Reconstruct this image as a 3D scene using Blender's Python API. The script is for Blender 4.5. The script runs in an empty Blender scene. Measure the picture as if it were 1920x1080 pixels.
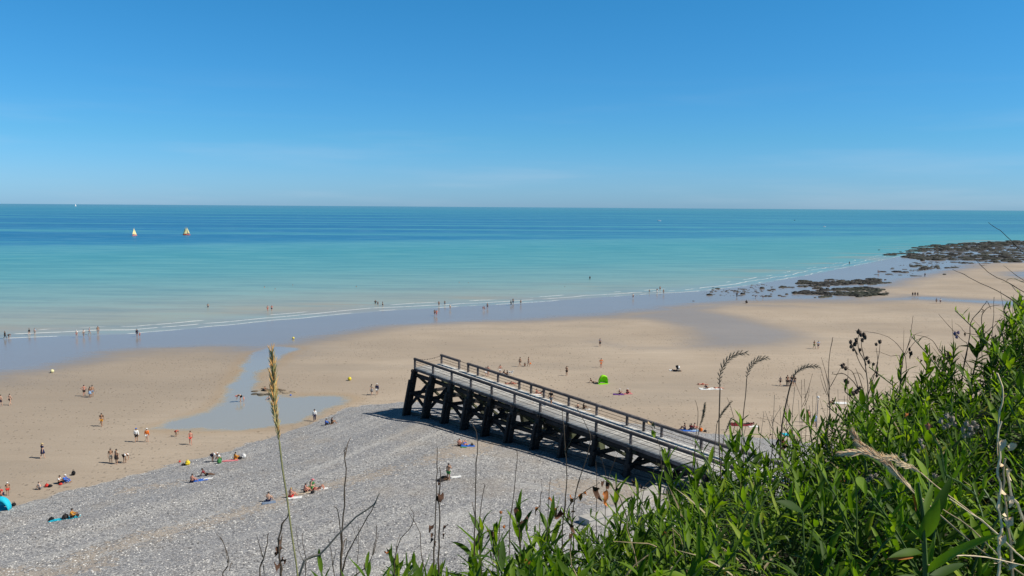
import bpy, bmesh, math, random
import numpy as np
from mathutils import Vector, Matrix
random.seed(7); RNG = np.random.default_rng(7)
C = bpy.context.scene.collection
SC = bpy.context.scene
# ------------------------------------------------------------------ camera, light, exposure
F = 1507.0; EYE = 29.5; PITCH = math.radians(5.76); ROLL = math.radians(.388)
cam_data = bpy.data.cameras.new('camera'); cam = bpy.data.objects.new('camera', cam_data); C.objects.link(cam)
cam_data.sensor_width = 36; cam_data.lens = 36*F/1920; cam_data.clip_start = .05; cam_data.clip_end = 120000
CM = Matrix.Rotation(math.pi/2-PITCH, 4, 'X') @ Matrix.Rotation(ROLL, 4, 'Z')
cam.matrix_world = Matrix.Translation((0, 0, EYE)) @ CM
SC.camera = cam
SUN_EL = math.radians(47); SUN_AZ = math.radians(103)      # azimuth from +Y towards +X
sun_vec = Vector((math.cos(SUN_EL)*math.sin(SUN_AZ), math.cos(SUN_EL)*math.cos(SUN_AZ), math.sin(SUN_EL)))
world = bpy.data.worlds.new('World'); SC.world = world; world.use_nodes = True
wn = world.node_tree; bg = wn.nodes['Background']
sky = wn.nodes.new('ShaderNodeTexSky'); sky.sky_type = 'NISHITA'; sky.sun_disc = False
sky.sun_elevation = SUN_EL; sky.sun_rotation = SUN_AZ; sky.altitude = 0
sky.air_density = 1.0; sky.dust_density = 0.3; sky.ozone_density = 3.0
# the sky's colour is graded by elevation only: a cleaner, deeper blue than the model's low down
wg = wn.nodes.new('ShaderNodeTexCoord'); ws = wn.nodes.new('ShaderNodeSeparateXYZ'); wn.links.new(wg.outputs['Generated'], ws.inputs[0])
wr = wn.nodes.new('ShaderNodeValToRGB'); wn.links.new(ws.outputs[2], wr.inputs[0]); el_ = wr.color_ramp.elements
SKY_STOPS = [(0.0, (.225, .415, .76)), (.035, (.21, .41, .69)), (.08, (.165, .41, .625)), (.14, (.137, .415, .62)), (.25, (.112, .44, .625)), (.5, (.065, .145, .19)), (1.0, (.05, .082, .10))]  # upper stops, above the view, darkened and muted to deepen the ground shadows
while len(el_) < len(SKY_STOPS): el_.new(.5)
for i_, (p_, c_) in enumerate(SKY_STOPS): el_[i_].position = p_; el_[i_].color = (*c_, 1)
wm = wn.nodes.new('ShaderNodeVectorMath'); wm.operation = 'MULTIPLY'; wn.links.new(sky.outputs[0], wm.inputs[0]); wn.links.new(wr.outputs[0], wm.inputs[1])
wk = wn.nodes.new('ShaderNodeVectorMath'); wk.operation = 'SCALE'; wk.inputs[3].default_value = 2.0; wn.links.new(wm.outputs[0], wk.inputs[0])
# very faint streaks of thin haze low in the sky
wp = wn.nodes.new('ShaderNodeMapping'); wn.links.new(wg.outputs['Generated'], wp.inputs[0]); wp.inputs[3].default_value = (2.2, 2.2, 22)
wz = wn.nodes.new('ShaderNodeTexNoise'); wz.inputs['Scale'].default_value = 1.6; wz.inputs['Detail'].default_value = 4; wn.links.new(wp.outputs[0], wz.inputs['Vector'])
wq = wn.nodes.new('ShaderNodeMapRange'); wq.interpolation_type = 'SMOOTHSTEP'; wn.links.new(wz.outputs[0], wq.inputs[0]); wq.inputs[1].default_value = .48; wq.inputs[2].default_value = .75; wq.inputs[4].default_value = .16
wl = wn.nodes.new('ShaderNodeMapRange'); wn.links.new(ws.outputs[2], wl.inputs[0]); wl.inputs[1].default_value = .16; wl.inputs[2].default_value = .02
wu = wn.nodes.new('ShaderNodeMath'); wu.operation = 'MULTIPLY'; wn.links.new(wq.outputs[0], wu.inputs[0]); wn.links.new(wl.outputs[0], wu.inputs[1])
wx = wn.nodes.new('ShaderNodeMix'); wx.data_type = 'RGBA'; wn.links.new(wu.outputs[0], wx.inputs[0]); wn.links.new(wk.outputs[0], wx.inputs[6]); wx.inputs[7].default_value = (6.2, 7.0, 8.0, 1)
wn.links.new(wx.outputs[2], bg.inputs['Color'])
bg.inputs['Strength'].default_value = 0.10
sl = bpy.data.lights.new('sun', 'SUN'); sl.energy = 5.0; sl.angle = math.radians(.5); sl.color = (1, .94, .84)
sun = bpy.data.objects.new('sun', sl); C.objects.link(sun); sun.rotation_euler = sun_vec.to_track_quat('Z', 'Y').to_euler()
SC.view_settings.view_transform = 'Standard'; SC.view_settings.look = 'None'
SC.view_settings.exposure = 0.0; SC.view_settings.gamma = 1.0; SC.view_settings.use_curve_mapping = False
SC.cycles.transparent_max_bounces = 6; SC.cycles.max_bounces = 6

# ------------------------------------------------------------------ helpers
CM3 = np.array(CM.to_3x3())
def ray(px, py):
    d = CM3 @ np.array([(px-960)/F, -(py-540)/F, -1.0]); return d
def at(px, py, Y):
    d = ray(px, py); d = d*(Y/d[1]); return Vector((d[0], Y, EYE+d[2]))
def on(px, py, z):
    d = ray(px, py); d = d*((z-EYE)/d[2]); return Vector((d[0], d[1], z))
def tag(o, label=None, cat=None, group=None, kind=None):
    if label: o['label'] = label
    if cat: o['category'] = cat
    if group: o['group'] = group
    if kind: o['kind'] = kind
    return o
def empty(name, loc, label, cat, group=None, rz=0):
    o = bpy.data.objects.new(name, None); C.objects.link(o); o.location = loc; o.rotation_euler = (0, 0, rz)
    o.empty_display_size = .1
    return tag(o, label, cat, group)
def link(name, me, parent=None):
    o = bpy.data.objects.new(name, me); C.objects.link(o)
    if parent: o.parent = parent
    return o
def smooth(me):
    me.polygons.foreach_set('use_smooth', [True]*len(me.polygons)); return me
class MB:
    def __init__(s): s.v = []; s.f = []
    def add(s, v, f):
        n = len(s.v); s.v += [tuple(p) for p in v]; s.f += [tuple(i+n for i in q) for q in f]; return s
    def beam(s, a, b, w, h, up=(0, 0, 1), jit=0):
        a = Vector(a); b = Vector(b); d = (b-a).normalized(); up = Vector(up)
        if abs(d.dot(up)) > .98: up = Vector((0, 1, 0))
        x = d.cross(up).normalized()*w/2; y = x.normalized().cross(d).normalized()*h/2
        c = .12
        prof = [(-1, -1+2*c), (-1+2*c, -1), (1-2*c, -1), (1, -1+2*c), (1, 1-2*c), (1-2*c, 1), (-1+2*c, 1), (-1, 1-2*c)]
        V = [p+x*i+y*j for p in (a, b) for i, j in prof]
        Fc = [(i, (i+1) % 8, 8+(i+1) % 8, 8+i) for i in range(8)]+[tuple(range(7, -1, -1)), tuple(range(8, 16))]
        return s.add(V, Fc)
    def box(s, a, b, w, h, up=(0, 0, 1)):
        a = Vector(a); b = Vector(b); d = (b-a).normalized(); up = Vector(up)
        if abs(d.dot(up)) > .98: up = Vector((0, 1, 0))
        x = d.cross(up).normalized()*w/2; y = x.normalized().cross(d).normalized()*h/2
        V = [p+x*i+y*j for p in (a, b) for i, j in ((-1, -1), (1, -1), (1, 1), (-1, 1))]
        return s.add(V, [(0, 1, 5, 4), (1, 2, 6, 5), (2, 3, 7, 6), (3, 0, 4, 7), (3, 2, 1, 0), (4, 5, 6, 7)])
    def tube(s, pts, rad, n=5):
        pts = [Vector(p) for p in pts]; m = len(pts)
        if not hasattr(rad, '__len__'): rad = [rad]*m
        V = []; ref = Vector((.3, .9, .2))
        for i, p in enumerate(pts):
            d = (pts[min(i+1, m-1)]-pts[max(i-1, 0)]).normalized()
            x = d.cross(ref)
            if x.length < .1: x = d.cross(Vector((1, 0, 0)))
            x.normalize(); y = d.cross(x)
            for k in range(n):
                a = 2*math.pi*k/n; V.append(p+(x*math.cos(a)+y*math.sin(a))*rad[i])
        Fc = [(i*n+k, i*n+(k+1) % n, (i+1)*n+(k+1) % n, (i+1)*n+k) for i in range(m-1) for k in range(n)]
        Fc += [tuple(range(n-1, -1, -1)), tuple((m-1)*n+k for k in range(n))]
        return s.add(V, Fc)
    def ball(s, c, r, nu=8, nv=6, jit=0, rnd=random):
        c = Vector(c); r = Vector(r) if hasattr(r, '__len__') else Vector((r, r, r))
        V = [c+Vector((0, 0, -r.z))]
        for j in range(1, nv):
            t = -math.pi/2+math.pi*j/nv
            for i in range(nu):
                a = 2*math.pi*i/nu; q = 1+jit*rnd.uniform(-1, 1)
                V.append(c+Vector((r.x*math.cos(t)*math.cos(a), r.y*math.cos(t)*math.sin(a), r.z*math.sin(t)))*q)
        V.append(c+Vector((0, 0, r.z))); e = len(V)-1
        Fc = [(0, 1+(i+1) % nu, 1+i) for i in range(nu)]
        for j in range(nv-2):
            for i in range(nu):
                a = 1+j*nu; b = a+nu; Fc.append((a+i, a+(i+1) % nu, b+(i+1) % nu, b+i))
        a = 1+(nv-2)*nu
        Fc += [(a+i, a+(i+1) % nu, e) for i in range(nu)]
        return s.add(V, Fc)
    def mesh(s, name, mat, sm=False):
        me = bpy.data.meshes.new(name); me.from_pydata(s.v, [], s.f); me.update()
        if mat: me.materials.append(mat)
        if sm: smooth(me)
        return me
    def build(s, name, mat, parent=None, sm=False):
        return link(name, s.mesh(name, mat, sm), parent)
def np_mesh(name, V, Q, mat=None, attrs=None, sm=False):
    """big mesh from numpy arrays of vertices and quads"""
    me = bpy.data.meshes.new(name); V = np.asarray(V, np.float32); Q = np.asarray(Q, np.int32)
    me.vertices.add(len(V)); me.vertices.foreach_set('co', V.ravel())
    k = Q.shape[1]; me.loops.add(Q.size); me.loops.foreach_set('vertex_index', Q.ravel())
    me.polygons.add(len(Q)); me.polygons.foreach_set('loop_start', np.arange(len(Q), dtype=np.int32)*k)
    if sm: me.polygons.foreach_set('use_smooth', np.ones(len(Q), bool))
    me.update(calc_edges=True); me.validate()
    if mat: me.materials.append(mat)
    for n, a in (attrs or {}).items():
        at_ = me.attributes.new(n, 'FLOAT', 'POINT'); at_.data.foreach_set('value', np.asarray(a, np.float32))
    return me

# ------------------------------------------------------------------ node material helper
class NT:
    def __init__(s, name):
        s.m = bpy.data.materials.new(name); s.m.use_nodes = True; s.t = s.m.node_tree; s.N = s.t.nodes; s.L = s.t.links
        s.b = s.N['Principled BSDF']; s.out = s.N['Material Output']
    def n(s, typ, ins=None, **kw):
        x = s.N.new(typ)
        for k, v in kw.items(): setattr(x, k, v)
        for k, v in (ins or {}).items():
            if isinstance(v, bpy.types.NodeSocket): s.L.new(v, x.inputs[k])
            else: x.inputs[k].default_value = v
        return x
    def math(s, op, a, b=0.0, c=0.0, clamp=False):
        return s.n('ShaderNodeMath', {0: a, 1: b, 2: c}, operation=op, use_clamp=clamp).outputs[0]
    def sstep(s, v, lo, hi, a=0.0, b=1.0):
        return s.n('ShaderNodeMapRange', {0: v, 1: lo, 2: hi, 3: a, 4: b}, interpolation_type='SMOOTHSTEP').outputs[0]
    def lin(s, v, lo, hi, a=0.0, b=1.0):
        return s.n('ShaderNodeMapRange', {0: v, 1: lo, 2: hi, 3: a, 4: b}).outputs[0]
    def pos(s, scale=(1, 1, 1), obj=False):
        o = s.n('ShaderNodeTexCoord').outputs['Object'] if obj else s.n('ShaderNodeNewGeometry').outputs['Position']
        return s.n('ShaderNodeMapping', {0: o, 3: scale}).outputs[0]
    def noise(s, vec, scale, detail=2, rough=.5, dim='3D'):
        return s.n('ShaderNodeTexNoise', {'Vector': vec, 'Scale': scale, 'Detail': detail, 'Roughness': rough}, noise_dimensions=dim).outputs[0]
    def mix(s, f, a, b, mode='MIX'):
        x = s.n('ShaderNodeMix', data_type='RGBA', blend_type=mode)
        for k, v in ((0, f), (6, a), (7, b)):
            if isinstance(v, bpy.types.NodeSocket): s.L.new(v, x.inputs[k])
            else: x.inputs[k].default_value = v if k == 0 else (*v, 1)
        return x.outputs[2]
    def ramp(s, f, stops):
        r = s.n('ShaderNodeValToRGB', {0: f}); e = r.color_ramp.elements
        while len(e) < len(stops): e.new(.5)
        for i, (p, c) in enumerate(stops): e[i].position = p; e[i].color = (*c, 1)
        return r.outputs[0]
    def attr(s, n): return s.n('ShaderNodeAttribute', attribute_name=n).outputs['Fac']
    def bump(s, h, strength, dist=.05):
        return s.n('ShaderNodeBump', {'Strength': strength, 'Distance': dist, 'Height': h}).outputs[0]
    def set(s, **kw):
        for k, v in kw.items():
            k = k.replace('_', ' ')
            if isinstance(v, bpy.types.NodeSocket): s.L.new(v, s.b.inputs[k])
            else: s.b.inputs[k].default_value = v
        return s.m
_mc = {}
def mat(name, col, rough=.7, var=.12, scale=30, spec=.3, metallic=0):
    key = (name, tuple(col), rough)
    if key in _mc: return _mc[key]
    t = NT(name); v = t.noise(t.pos(obj=True), scale, 3)
    f = t.lin(v, .3, .7, 1-var, 1+var)
    c = t.mix(1.0, col, (1, 1, 1), 'MULTIPLY')
    x = t.n('ShaderNodeVectorMath', {0: c, 3: f}, operation='SCALE').outputs[0]
    t.set(Base_Color=x, Roughness=rough, Specular_IOR_Level=spec, Metallic=metallic); _mc[key] = t.m
    return t.m

# ------------------------------------------------------------------ the lie of the land
def pts_z(P, z): return np.array([on(x, y, z)[:2] for x, y in P])
def poly_sdf(X, Y, P):
    """signed distance to a closed polygon, positive inside"""
    P = np.asarray(P); d2 = np.full(X.shape, 1e18); inside = np.zeros(X.shape, bool); n = len(P)
    for i in range(n):
        ax, ay = P[i]; bx, by = P[(i+1) % n]; ex, ey = bx-ax, by-ay
        wx, wy = X-ax, Y-ay; t = np.clip((wx*ex+wy*ey)/(ex*ex+ey*ey+1e-12), 0, 1)
        d2 = np.minimum(d2, (wx-ex*t)**2+(wy-ey*t)**2)
        c = (ay <= Y) != (by <= Y)
        inside ^= c & (X < ax+(Y-ay)*ex/(ey if abs(ey) > 1e-9 else 1e-9))
    d = np.sqrt(d2); return np.where(inside, d, -d)
SHORE_PX = [(-900, 745), (-300, 668), (0, 635), (120, 630), (250, 626), (360, 616), (480, 605), (600, 594), (720, 583), (840, 576), (960, 570), (1050, 563),
            (1135, 557), (1235, 551), (1310, 546), (1400, 536), (1470, 524), (1530, 513), (1600, 499), (1660, 487), (1700, 478), (1760, 466),
            (1850, 455), (1930, 451), (2400, 452), (3200, 458)]
shore = pts_z(SHORE_PX, 0.0)
LAND = np.vstack([shore, [(4000, -400), (-2500, -400)]])
SHING_PX = [(-900, 1090), (-200, 995), (0, 955), (60, 938), (130, 918), (200, 902), (280, 881), (350, 862), (420, 846), (480, 826), (560, 800),
            (600, 785), (650, 762), (700, 757), (760, 752), (830, 752), (900, 758), (1000, 770), (1080, 780), (1240, 800), (1330, 812),
            (1440, 822), (1550, 834), (1700, 852), (1950, 885), (2600, 940)]
shing = pts_z(SHING_PX, .8)
SHING = np.vstack([shing, [(300, -200), (-300, -200)]])
def gz(X, Y):
    X = np.asarray(X, float); Y = np.asarray(Y, float)
    s = poly_sdf(X, Y, LAND); t = poly_sdf(X, Y, SHING)
    z = np.where(s > 0, .9*(1-np.exp(-s/75)), .035*s)
    tt = np.maximum(t, 0)
    z = z+8*(1-np.exp(-tt*.112/8))
    z = z+.05*np.sin(X*.21+Y*.13)*np.clip(tt/10, 0, 1)+.08*np.sin(t*.55+np.sin(X*.11)*1.3)*np.clip(tt/8, 0, 1)
    return np.maximum(z, -6)
def gz1(x, y): return float(gz(np.array([x]), np.array([y]))[0])
def gp(px, py):
    z = .6
    for _ in range(14):
        p = on(px, py, z); z = .4*z+.6*gz1(p.x, p.y)
    p = on(px, py, z); p.z = gz1(p.x, p.y) if z > -5 else z
    return p
def gpoly(P): return np.array([gp(x, y)[:2] for x, y in P])
# ------------------------------------------------------------------ beach ground: one sheet, finer where it is near
def grid_faces(nr, nc):
    i = np.arange(nr-1)[:, None]*nc+np.arange(nc-1)[None, :]; i = i.ravel()
    return np.stack([i, i+1, i+nc+1, i+nc], 1)
rows = np.exp(np.linspace(math.log(30), math.log(1900), 620)); cols = np.linspace(-1.15, 1.75, 560)
YY, UU = np.meshgrid(rows, cols, indexing='ij'); XX = UU*YY
XX = XX.ravel(); YY = YY.ravel()
s_sh = poly_sdf(XX, YY, LAND); s_st = poly_sdf(XX, YY, SHING); ZZ = gz(XX, YY)
WET = gpoly([(-900, 770), (-300, 742), (0, 715), (75, 701), (150, 685), (250, 668), (375, 661), (450, 664), (480, 668), (560, 655), (620, 640), (690, 627),
             (755, 617), (850, 613), (955, 605), (1035, 600), (1160, 594), (1260, 585), (1330, 572), (1400, 567), (1480, 566), (1600, 565), (1640, 556),
             (1650, 545), (1720, 531), (1790, 510), (1850, 496), (1950, 492), (2300, 492), (2300, 440), (1400, 440), (0, 500), (-900, 600)])
WET2 = gpoly([(1130, 598), (1200, 600), (1262, 614), (1282, 634), (1262, 650), (1190, 651), (1120, 638), (1105, 641), (1190, 655), (1280, 655), (1380, 657),
              (1480, 650), (1530, 634), (1515, 622), (1450, 606), (1400, 592), (1350, 583), (1380, 575), (1560, 577), (1480, 572), (1350, 566), (1250, 575), (1150, 590)])
WET3 = gpoly([(1520, 566), (1600, 563), (1640, 556), (1700, 552), (1800, 557), (1920, 562), (2200, 572), (2200, 592), (1920, 578), (1800, 570), (1720, 566), (1600, 567)])
WET4 = gpoly([(1870, 512), (1920, 506), (2200, 505), (2200, 532), (1960, 528), (1900, 520)])
POOL = gpoly([(470, 662), (455, 688), (438, 712), (428, 738), (405, 764), (350, 784), (285, 803), (330, 807), (440, 804), (520, 801), (565, 786),
              (620, 763), (668, 748), (640, 742), (600, 741), (545, 743), (505, 738), (478, 731), (473, 714), (487, 699), (512, 684), (540, 665), (560, 652), (520, 650)])
def band(P, w):
    P = gpoly(P); d = np.full(XX.shape, 1e9)
    for i in range(len(P)-1):
        ax, ay = P[i]; ex, ey = P[i+1]-P[i]; t = np.clip(((XX-ax)*ex+(YY-ay)*ey)/(ex*ex+ey*ey), 0, 1)
        d = np.minimum(d, np.hypot(XX-ax-ex*t, YY-ay-ey*t))
    return w-d
patch = np.maximum.reduce([band([(490, 952), (540, 930), (600, 912), (700, 892), (730, 880)], .9), band([(860, 846), (900, 832), (960, 824)], 2.0), band([(800, 862), (860, 846)], .8),
                           band([(150, 1046), (260, 1010), (370, 985), (470, 955)], .9), band([(1090, 912), (1150, 930), (1260, 900)], 2.6),
                           band([(-60, 1080), (80, 1076), (180, 1058)], 1.0), band([(1000, 775), (1030, 781)], 1.2), band([(240, 920), (330, 905)], .4)])
wet = np.maximum.reduce([poly_sdf(XX, YY, WET)/5, poly_sdf(XX, YY, WET3)/4-.8, poly_sdf(XX, YY, WET4)/5])
damp = poly_sdf(XX, YY, WET2)/7
pool = poly_sdf(XX, YY, POOL)
g_me = np_mesh('beach', np.stack([XX, YY, ZZ], 1), grid_faces(620, 560), None,
               dict(shing=s_st, wet=np.clip(wet, -6, 6), damp=np.clip(damp, -6, 6), pool=np.clip(pool, -8, 8), patch=np.clip(patch, -6, 6), shore=np.clip(s_sh, -50, 400)), sm=True)
def beach_material():
    t = NT('beach_sand_and_shingle'); P = t.pos()
    nz_big = t.noise(P, .035, 3); nz_mid = t.noise(P, .25, 4, .6); nz_f = t.noise(P, 3.0, 4, .65)
    streak = t.noise(t.pos((.12, .9, 1)), .8, 4, .6)
    # dry sand
    sand = t.ramp(nz_big, [(.3, (.405, .33, .255)), (.5, (.48, .395, .305)), (.72, (.55, .46, .36))])
    sand = t.mix(t.lin(streak, .3, .75, 0, .5), sand, (.37, .30, .23))
    rip = t.noise(t.pos((.5, 2.6, 1)), 1.1, 4, .7); patchn = t.noise(t.pos((.4, 1.3, 1)), .05, 5, .65)
    sand = t.mix(t.math('MULTIPLY', t.sstep(rip, .56, .70, 0, .5), t.sstep(patchn, .40, .58)), sand, (.22, .18, .14))  # shadows of sand ripples, painted into the colour as dark streaks
    sand = t.mix(t.sstep(patchn, .50, .66, 0, .38), sand, (.30, .265, .225))
    blot = t.sstep(t.noise(t.pos((.5, 1, 1)), .022, 4, .6), .45, .62, 0, .5)
    sand = t.mix(blot, sand, (.335, .28, .225))
    sand = t.mix(t.lin(nz_f, .35, .75, 0, .3), sand, (.33, .265, .195))
    # foot prints and wrack scattered along trails
    vor = t.n('ShaderNodeTexVoronoi', {'Vector': t.pos((1.0, .8, 1)), 'Scale': 1.5, 'Randomness': 1.0}, feature='F1').outputs['Distance']
    trail = t.sstep(t.noise(P, .06, 3, .6), .46, .60)
    foot = t.math('MULTIPLY', t.sstep(vor, .13, .23, 1, 0), t.sstep(t.noise(P, .05, 4, .6), .40, .56))
    sand = t.mix(t.math('MULTIPLY', foot, .62), sand, (.13, .10, .072))
    spk = t.n('ShaderNodeTexVoronoi', {'Vector': P, 'Scale': .32}, feature='F1').outputs['Distance']
    sand = t.mix(t.sstep(spk, .05, .075, .8, 0), sand, (.07, .06, .045))
    # the flats to the west are still damp
    sx_ = t.n('ShaderNodeSeparateXYZ', {0: P}).outputs[0]
    sand = t.mix(t.sstep(t.math('ADD', sx_, t.math('MULTIPLY', t.math('SUBTRACT', nz_big, .5), 40)), -14, -58, 0, .38), sand, (.275, .23, .185))
    # a line of wrack and grit where the shingle begins
    wl = t.math('MULTIPLY', t.sstep(t.attr('shing'), -6, -1.0), t.sstep(t.noise(P, 1.4, 4, .7), .56, .66))
    sand = t.mix(t.math('MULTIPLY', wl, .6), sand, (.14, .12, .10))
    # wetness
    wv = t.math('ADD', t.attr('wet'), t.math('MULTIPLY', t.math('SUBTRACT', t.noise(t.pos((.45, 1, 1)), .045, 6, .65), .5), 5.5))
    wv = t.math('ADD', wv, t.lin(streak, .3, .7, -.35, .35))
    wetm = t.sstep(wv, -2.6, 2.4)
    dv = t.math('ADD', t.attr('damp'), t.math('MULTIPLY', t.math('SUBTRACT', nz_mid, .5), .6))
    dampm = t.math('MULTIPLY', t.sstep(dv, -.9, 1.2), .74)
    W = t.math('MAXIMUM', wetm, dampm)
    # sand darkens toward the sea
    near_sea = t.sstep(t.attr('shore'), 10, 120, .22, 0)
    W0 = t.math('MAXIMUM', W, near_sea)
    sand = t.mix(t.math('MULTIPLY', W0, .85), sand, (.27, .235, .20))
    pm = t.sstep(t.math('ADD', t.attr('pool'), t.math('MULTIPLY', t.math('SUBTRACT', t.noise(P, .12, 6, .68), .5), 7.5)), -1.2, 1.1)
    rim = t.math('SUBTRACT', t.sstep(t.attr('pool'), -3.5, 0), pm, clamp=True)
    sand = t.mix(t.math('MULTIPLY', rim, .55), sand, (.36, .265, .17))
    sand = t.mix(t.math('MULTIPLY', pm, t.math('SUBTRACT', 1.0, wetm, clamp=True)), sand, (.345, .335, .285))
    # shingle
    e = t.math('ADD', t.attr('shing'), t.math('MULTIPLY', t.math('SUBTRACT', t.noise(P, .5, 5, .7), .5), 4.0))
    sh = t.sstep(e, -.2, .35)
    pt = t.math('ADD', t.attr('patch'), t.math('MULTIPLY', t.math('SUBTRACT', t.noise(P, .6, 5, .7), .5), 3.6))
    ptm = t.sstep(pt, -2.0, 2.2, 0, 1)
    rP = t.n('ShaderNodeSeparateColor', {0: t.n('ShaderNodeTexVoronoi', {'Vector': P, 'Scale': 3.2}, feature='F1').outputs['Color']}).outputs[2]
    ptm = t.math('MULTIPLY', t.sstep(t.math('SUBTRACT', ptm, t.math('MULTIPLY', rP, .75)), -.08, .12), .6)
    sh = t.math('MULTIPLY', sh, t.math('SUBTRACT', 1.0, ptm))
    vA = t.n('ShaderNodeTexVoronoi', {'Vector': P, 'Scale': 6.5, 'Randomness': 1.0}, feature='F1')
    vB = t.n('ShaderNodeTexVoronoi', {'Vector': P, 'Scale': 15, 'Randomness': 1.0}, feature='F1')
    rA = t.n('ShaderNodeSeparateColor', {0: vA.outputs['Color']}).outputs[0]
    rB = t.n('ShaderNodeSeparateColor', {0: vB.outputs['Color']}).outputs[1]
    r_ = t.math('ADD', t.math('MULTIPLY', rA, .6), t.math('MULTIPLY', rB, .4))
    peb = t.ramp(r_, [(0, (.09, .09, .094)), (.25, (.28, .275, .275)), (.55, (.46, .45, .44)), (.8, (.62, .605, .575)), (1, (.80, .78, .73))])
    peb = t.mix(t.sstep(vA.outputs['Distance'], .40, .75, 0, .55), peb, (.05, .052, .06))
    bandv = t.n('ShaderNodeCombineXYZ', {0: t.math('MULTIPLY', t.attr('shing'), .22), 1: t.math('MULTIPLY', t.n('ShaderNodeSeparateXYZ', {0: P}).outputs[0], .035), 2: 0.0}).outputs[0]
    tone = t.noise(bandv, 1.0, 5, .65)
    peb = t.mix(t.lin(tone, .38, .62, 0, .5), peb, (.22, .225, .245))
    peb = t.mix(t.sstep(t.noise(bandv, 2.3, 4, .6), .52, .66, 0, .3), peb, (.60, .585, .55))
    brownish = t.sstep(t.noise(P, .14, 4, .6), .52, .70, 0, .35)
    peb = t.mix(brownish, peb, (.36, .31, .25))
    col = t.mix(sh, sand, peb)
    # roughness
    rough = t.math('SUBTRACT', .9, t.math('MULTIPLY', W, .68))
    rough = t.n('ShaderNodeMix', {0: pm, 2: rough, 3: .12}).outputs[0]
    rough = t.n('ShaderNodeMix', {0: sh, 2: rough, 3: .75}).outputs[0]
    # relief
    hs = t.math('ADD', t.math('MULTIPLY', nz_f, .35), t.math('ADD', t.math('MULTIPLY', foot, -.6), t.math('MULTIPLY', streak, .5)))
    dry = t.math('SUBTRACT', 1.0, t.math('MAXIMUM', W, pm), clamp=True)
    hs = t.math('MULTIPLY', hs, t.math('MULTIPLY', dry, .10))
    hp = t.math('MULTIPLY', t.math('ADD', vA.outputs['Distance'], t.math('MULTIPLY', vB.outputs['Distance'], .5)), -.035)
    hh = t.n('ShaderNodeMix', {0: sh, 2: hs, 3: hp}).outputs[0]
    spec = t.n('ShaderNodeMix', {0: W, 2: .12, 3: .42}).outputs[0]
    spec = t.math('MAXIMUM', spec, t.math('MULTIPLY', pm, .27))
    return t.set(Base_Color=col, Roughness=rough, Normal=t.bump(hh, 1.0, 1.0), Specular_IOR_Level=spec)
g_me.materials.append(beach_material())
ground = link('beach_ground', g_me); tag(ground, 'sandy beach at low tide with wet flats and a grey shingle bank', kind='structure')

# the larger cobbles of the shingle are real stones
def pebble_material():
    t = NT('cobbles'); c = t.ramp(t.attr('tone'), [(0, (.08, .08, .084)), (.3, (.27, .268, .27)), (.6, (.47, .46, .45)), (.85, (.62, .61, .585)), (1, (.80, .78, .74))])
    return t.set(Base_Color=c, Roughness=.75, Specular_IOR_Level=.25)
def scatter_pebbles(N):
    r = np.random.default_rng(12); d = 48*(150/48)**(r.random(N)**1.35); u = r.uniform(-.75, .62, N); x = u*d; y = d
    t_ = poly_sdf(x, y, SHING); keep = (t_ > .3) & (r.random(N) < np.clip(.35+.65*np.sin(t_*.5+np.sin(x*.1)*2)**2, 0, 1)); x, y, t_ = x[keep], y[keep], t_[keep]; n = len(x); z = gz(x, y)
    O = np.array([(1, 0, 0), (.3, .9, .05), (-.8, .5, 0), (-.7, -.6, .02), (.4, -.85, 0), (.1, .05, .8), (0, 0, -.5)]); Fc = np.array([(0, 1, 5), (1, 2, 5), (2, 3, 5), (3, 4, 5), (4, 0, 5)])
    s = .03+.065*r.random(n)**2.2; a = r.uniform(0, 6.28, n); sc = np.stack([s*r.uniform(.9, 1.5, n), s*r.uniform(.7, 1.1, n), s*r.uniform(.5, 1.0, n)], 1)
    W = O[None]*sc[:, None]; ca, sa = np.cos(a)[:, None], np.sin(a)[:, None]
    V = np.stack([W[..., 0]*ca-W[..., 1]*sa+x[:, None], W[..., 0]*sa+W[..., 1]*ca+y[:, None], W[..., 2]+z[:, None]+.012], 2)
    Q = Fc[None]+(np.arange(n)*7)[:, None, None]
    o = link('cobbles', np_mesh('cobbles', V.reshape(-1, 3), Q.reshape(-1, 3), pebble_material(), dict(tone=np.repeat(r.random(n), 7)))); tag(o, 'countless grey and white cobbles of the shingle bank', kind='stuff')
scatter_pebbles(110000)

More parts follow.
